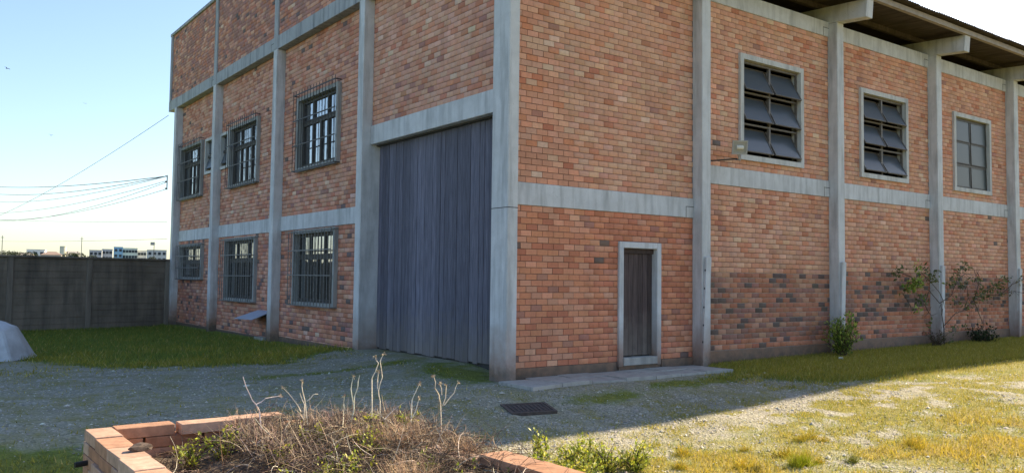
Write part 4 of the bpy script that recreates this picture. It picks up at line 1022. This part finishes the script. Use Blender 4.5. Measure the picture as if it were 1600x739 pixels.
# litter
mb0 = simple('bleached litter', (.62, .60, .55), .8, .1, 8)
for (x, y), s_, lab in [((-4.03, 1.5), .05, 'white pebble lying by itself on the gravel drive'), ((.42, 5.4), .07, 'white scrap lying before the gate left end'), ((4.95, -1.55), .05, 'bleached broken stick on the grass past the paving end'), ((8.45, -.95), .11, 'pale scrap at the foot of the leafy bush')]:
    bm = bmesh.new(); bmesh.ops.create_icosphere(bm, subdivisions=2, radius=s_)
    for v in bm.verts: v.co = Vector((v.co.x * (1 + .3 * math.sin(40 * v.co.y)), v.co.y * .5, v.co.z * .45 * (1 + .3 * math.sin(50 * v.co.x))))
    me = bpy.data.meshes.new('litter'); bm.to_mesh(me); bm.free(); me.materials.append(mb0); o = link('litter', me); o.location = (x, y, float(gz(x, y)) + s_ * .3); o.rotation_euler = (.1, .2, rng.uniform(0, 3)); tag(o, lab, 'litter')

# ------------------------------------------------------------------ far town beyond the wall
hx = axis([(-400, 700, 50)]); hy = axis([(60, 1500, 60)]); HX, HY = np.meshgrid(hx, hy)
hz = lambda x, y: np.clip((np.asarray(y) - 60) / 330, 0, 1.6) * 7.5 * np.clip((np.asarray(x) + 350) / 300, 0, 1) - 1.0
ii = np.arange(HX.size).reshape(HX.shape); Fq = np.stack([ii[:-1, :-1], ii[:-1, 1:], ii[1:, 1:], ii[1:, :-1]], -1).reshape(-1, 4)
tag(np_mesh('hill', np.stack([HX.ravel(), HY.ravel(), hz(HX, HY).ravel()], 1), Fq, simple('far scrub', (.07, .08, .05), .95, .3, .05)), kind='structure')
def house(name, x, y, wd, dp, z1, wc, label, cat, roof=None, rc=(.30, .16, .11), floors=2, nw=4, group='town buildings beyond the wall'):
    z0 = float(hz(x, y)) - 1; h = z1 - z0; o = empty(name, (x, y, z0)); tag(o, label, cat, group); o.rotation_euler = (0, 0, -.2)
    rh = 1.3 if roof else .3
    mb = MB(); mb.box(-wd / 2, wd / 2, -dp / 2, dp / 2, 0, h - rh, col=wc); mb.build('wall', M_WALLFAR, o)
    mb = MB(); e = .4
    if roof: mb.add([(-wd / 2 - e, -dp / 2 - e, h - rh), (wd / 2 + e, -dp / 2 - e, h - rh), (wd / 2 + e, dp / 2 + e, h - rh), (-wd / 2 - e, dp / 2 + e, h - rh), (-wd / 2 + (0 if roof == 'gable' else wd * .3), 0, h), (wd / 2 - (0 if roof == 'gable' else wd * .3), 0, h)], [(3, 2, 1, 0), (0, 1, 5, 4), (2, 3, 4, 5), (1, 2, 5), (3, 0, 4)], rc)
    else: mb.box(-wd / 2 - .1, wd / 2 + .1, -dp / 2 - .1, dp / 2 + .1, h - rh, h, col=tuple(c * .85 for c in wc))
    mb.build('roof', M_WALLFAR, o)
    wm = MB(); wm.box(-.55, .55, -.06, .06, -.6, .6, col=(.05, .06, .07)); wme = wm.mesh('window', M_WALLFAR)
    for f in range(floors):
        for i in range(nw):
            q = link('window', wme, o); q.location = (-wd / 2 + wd * (i + .5) / nw, -dp / 2 - .03, h - rh - 1.3 - f * 2.6)
WH = (.78, .78, .76)
house('white_house', 36.4, 365.6, 6.2, 8, 10.9, WH, 'small white house with a flat roof above the wall left part', 'house', None, nw=3)
house('tiled_house', 39.0, 345, 6.6, 8, 9.8, (.55, .50, .44), 'house with a low dull tiled roof before the water tower', 'house', 'hip', rc=(.27, .20, .17), nw=3)
house('tiled_house', 30.5, 352, 6.0, 8, 9.3, (.5, .46, .42), 'low house with grey roof behind the far left trees', 'house', 'gable', rc=(.22, .2, .19), nw=2)
house('grey_block', 64, 402, 5.0, 9, 12.2, (.42, .44, .47), 'grey apartment block left of the blue building', 'building', None, nw=3, floors=3)
house('grey_block', 70.4, 411, 4.3, 9, 13.0, (.36, .39, .44), 'taller grey block touching the blue building', 'building', None, nw=3, floors=3)
house('blue_building', 76.8, 420, 3.8, 10, 14.4, (.20, .38, .56), 'bright blue narrow building rising above the wall', 'building', None, nw=2, floors=3)
house('pale_block', 82.8, 424, 6.4, 12, 14.1, (.60, .62, .55), 'long pale cream block beside the blue building', 'building', None, nw=5, floors=3)
house('pale_block', 89, 427.5, 3.8, 12, 13.1, (.60, .60, .58), 'lower pale block right of the cream block', 'building', None, nw=3, floors=3)
house('pale_hall', 83.9, 377.4, 7.6, 12, 12.3, (.55, .55, .53), 'pale flat roofed building nearest the brick factory', 'building', None, nw=4)
house('low_white_house', 52, 390, 6.5, 9, 11.2, (.58, .57, .55), 'low white house right of the water tower', 'house', 'gable', rc=(.35, .33, .31), nw=3)
wt = empty('water_tower', (48.3, 384.2, 5)); tag(wt, 'cream round water tower standing over the houses', 'water tower')
mb = MB(); mb.tube([(0, 0, 3.8), (0, 0, 7.9)], 1.25, 16, col=(.62, .60, .48)); mb.build('tank', M_WALLFAR, wt)
mb = MB(); mb.tube([(0, 0, -1), (0, 0, 3.8)], .8, 12, col=(.5, .48, .42)); mb.build('shaft', M_WALLFAR, wt)
mb = MB(); mb.tube([(0, 0, 7.9), (0, 0, 8.05)], 1.35, 16, col=(.5, .48, .42)); mb.build('lid', M_WALLFAR, wt)
for x, y, s_, lab in [(20.8, 317, 1.5, 'dark round tree farthest left above the wall'), (23.6, 321, 1.3, 'dark tree right of the farthest left one'), (26.4, 326, 1.35, 'dark tree just left of the white house'), (40.6, 315, 1.2, 'dark tree right of the water tower'), (43.4, 316, 1.1, 'dark tree before the low white house'), (55.5, 360, 1.0, 'dark tree left of the grey apartment blocks'), (78, 360, .8, 'small dark tree under the pale blocks'), (29.5, 322, 1.1, 'dark tree touching the white house left wall')]:
    z0 = float(hz(x, y)); tr = empty('tree', (x, y, z0)); tag(tr, lab, 'tree', 'trees beyond the wall'); top = 8.9 - z0
    mb = MB(); mb.tube([(0, 0, -.5), (.1, 0, top * .5), (0, .1, top * .8)], .2, 6, col=(.08, .06, .045), r1=.08); mb.build('trunk', M_STEM, tr)
    V, F, C = [], [], []
    for k in range(420):
        p = rv(); p = Vector((p.x * 2.0 * s_, p.y * 1.6, top * .68 + p.z * top * .30)) * rng.uniform(.9, 1.06)
        leaf(V, F, C, p, rng.uniform(.35, .7), rv(), rv(), jitter((.035, .05, .022)))
    leaves_obj('crown', V, F, C, M_LEAF, tr)
# poles and cables
def pole(x, y, top, r_, lab, box=False):
    z0 = float(hz(x, y)) - .5; o = empty('utility_pole', (x, y, z0)); tag(o, lab, 'utility pole', 'poles beyond the wall')
    mb = MB(); mb.tube([(0, 0, 0), (0, 0, top - z0)], r_, 6, r1=r_ * .7); mb.build('shaft', M_CABLE, o)
    mb = MB(); mb.tube([(-.25, 0, top - z0 - .3), (.25, 0, top - z0 - .3)], .03, 5); mb.build('cross_arm', M_CABLE, o)
    if box: mb = MB(); mb.box(-.55, .05, -.15, .15, top - z0 - .55, top - z0 - .05); mb.build('sign_box', M_ALU, o)
pole(4.57, 137.7, 7.38, .06, 'thin pole farthest left above the wall'); pole(15.3, 136.4, 7.56, .06, 'thin pole over the wall middle'); pole(25.7, 134.3, 7.06, .07, 'pole with a small box near the brick factory', True)
def cable(a, b_, sag, lab, r_=.0095):
    a, b_ = Vector(a), Vector(b_); mb = MB(); pts = []
    for i in range(25):
        t = i / 24; pts.append(a.lerp(b_, t) - a + Vector((0, 0, -4 * sag * t * (1 - t))))
    mb.tube(pts, r_, 5); o = mb.build('cable', M_CABLE, None); o.location = a; tag(o, lab, 'cable', 'overhead cables left of the factory')
E0 = (-.25, 22.15, 5.53)
cable(E0, (-5.3, 78, 9.9), .55, 'thick topmost cable running level from the factory corner', .015)
cable(E0, (-5.2, 78, 9.55), .85, 'second thick cable just under the topmost one', .013)
cable(E0, (-5.4, 78, 8.9), 1.0, 'cable below the two thick ones')
cable((-.25, 22.12, 5.35), (-5.0, 78, 7.5), .85, 'sagging cable in the middle of the bundle')
cable((-.25, 22.1, 5.30), (-4.8, 78, 7.2), 1.2, 'deep sagging cable under the middle one')
cable((-.25, 22.08, 5.03), (-4.7, 78, 7.2), 1.0, 'lowest of the sagging cables')
cable((-.25, 22.2, 7.9), (-4.9, 78, 5.2), .75, 'single cable dropping steeply left from the parapet end', .010)
cable((-.25, 21.9, 3.75), (-3.0, 78, 6.6), .1, 'faint thin cable low over the wall', .007)
cable((-.25, 21.8, 3.1), (-3.0, 78, 4.6), .1, 'faintest thin cable just above the roofs', .007)
mb = MB(); mb.box(-.27, -.24, 22.06, 22.09, 5.0, 5.56)
for z in (5.05, 5.3, 5.52): mb.tube([(-.25, 22.07, z), (-.31, 22.13, z)], .022, 6)
mb.build('cable_bracket', M_STEEL, bld)
# birds
for p, s_, lab in [((1.66, 107.8, 26.8), .55, 'small dark bird highest in the left sky'), ((9.2, 127.1, 21.9), .55, 'small dark bird lower in the left sky'), ((16.6, 146.3, 30.7), .45, 'faint small bird right of the highest one')]:
    o = empty('bird', p); tag(o, lab, 'bird', 'birds in the sky'); o.rotation_euler = (0, .2, rng.uniform(-1, 1)); o.scale = (s_,) * 3
    mb = MB(); mb.tube([(0, -.42, 0), (0, -.3, .02), (0, -.1, .02), (0, .15, 0), (0, .42, .01)], .07, 6, col=(.05, .05, .05), r1=.03); mb.build('body', M_STEM, o)
    for s in (-1, 1):
        mb = MB(); mb.add([(0, -.16, .03), (s * .35, -.2, .2), (s * .85, .02, .12), (s * .35, .06, .19), (0, .12, .03), (s * .35, -.07, .23)], [(0, 1, 5), (1, 2, 5), (2, 3, 5), (3, 4, 5), (4, 0, 5)], (.05, .05, .05)); mb.build('wing', M_STEM, o)
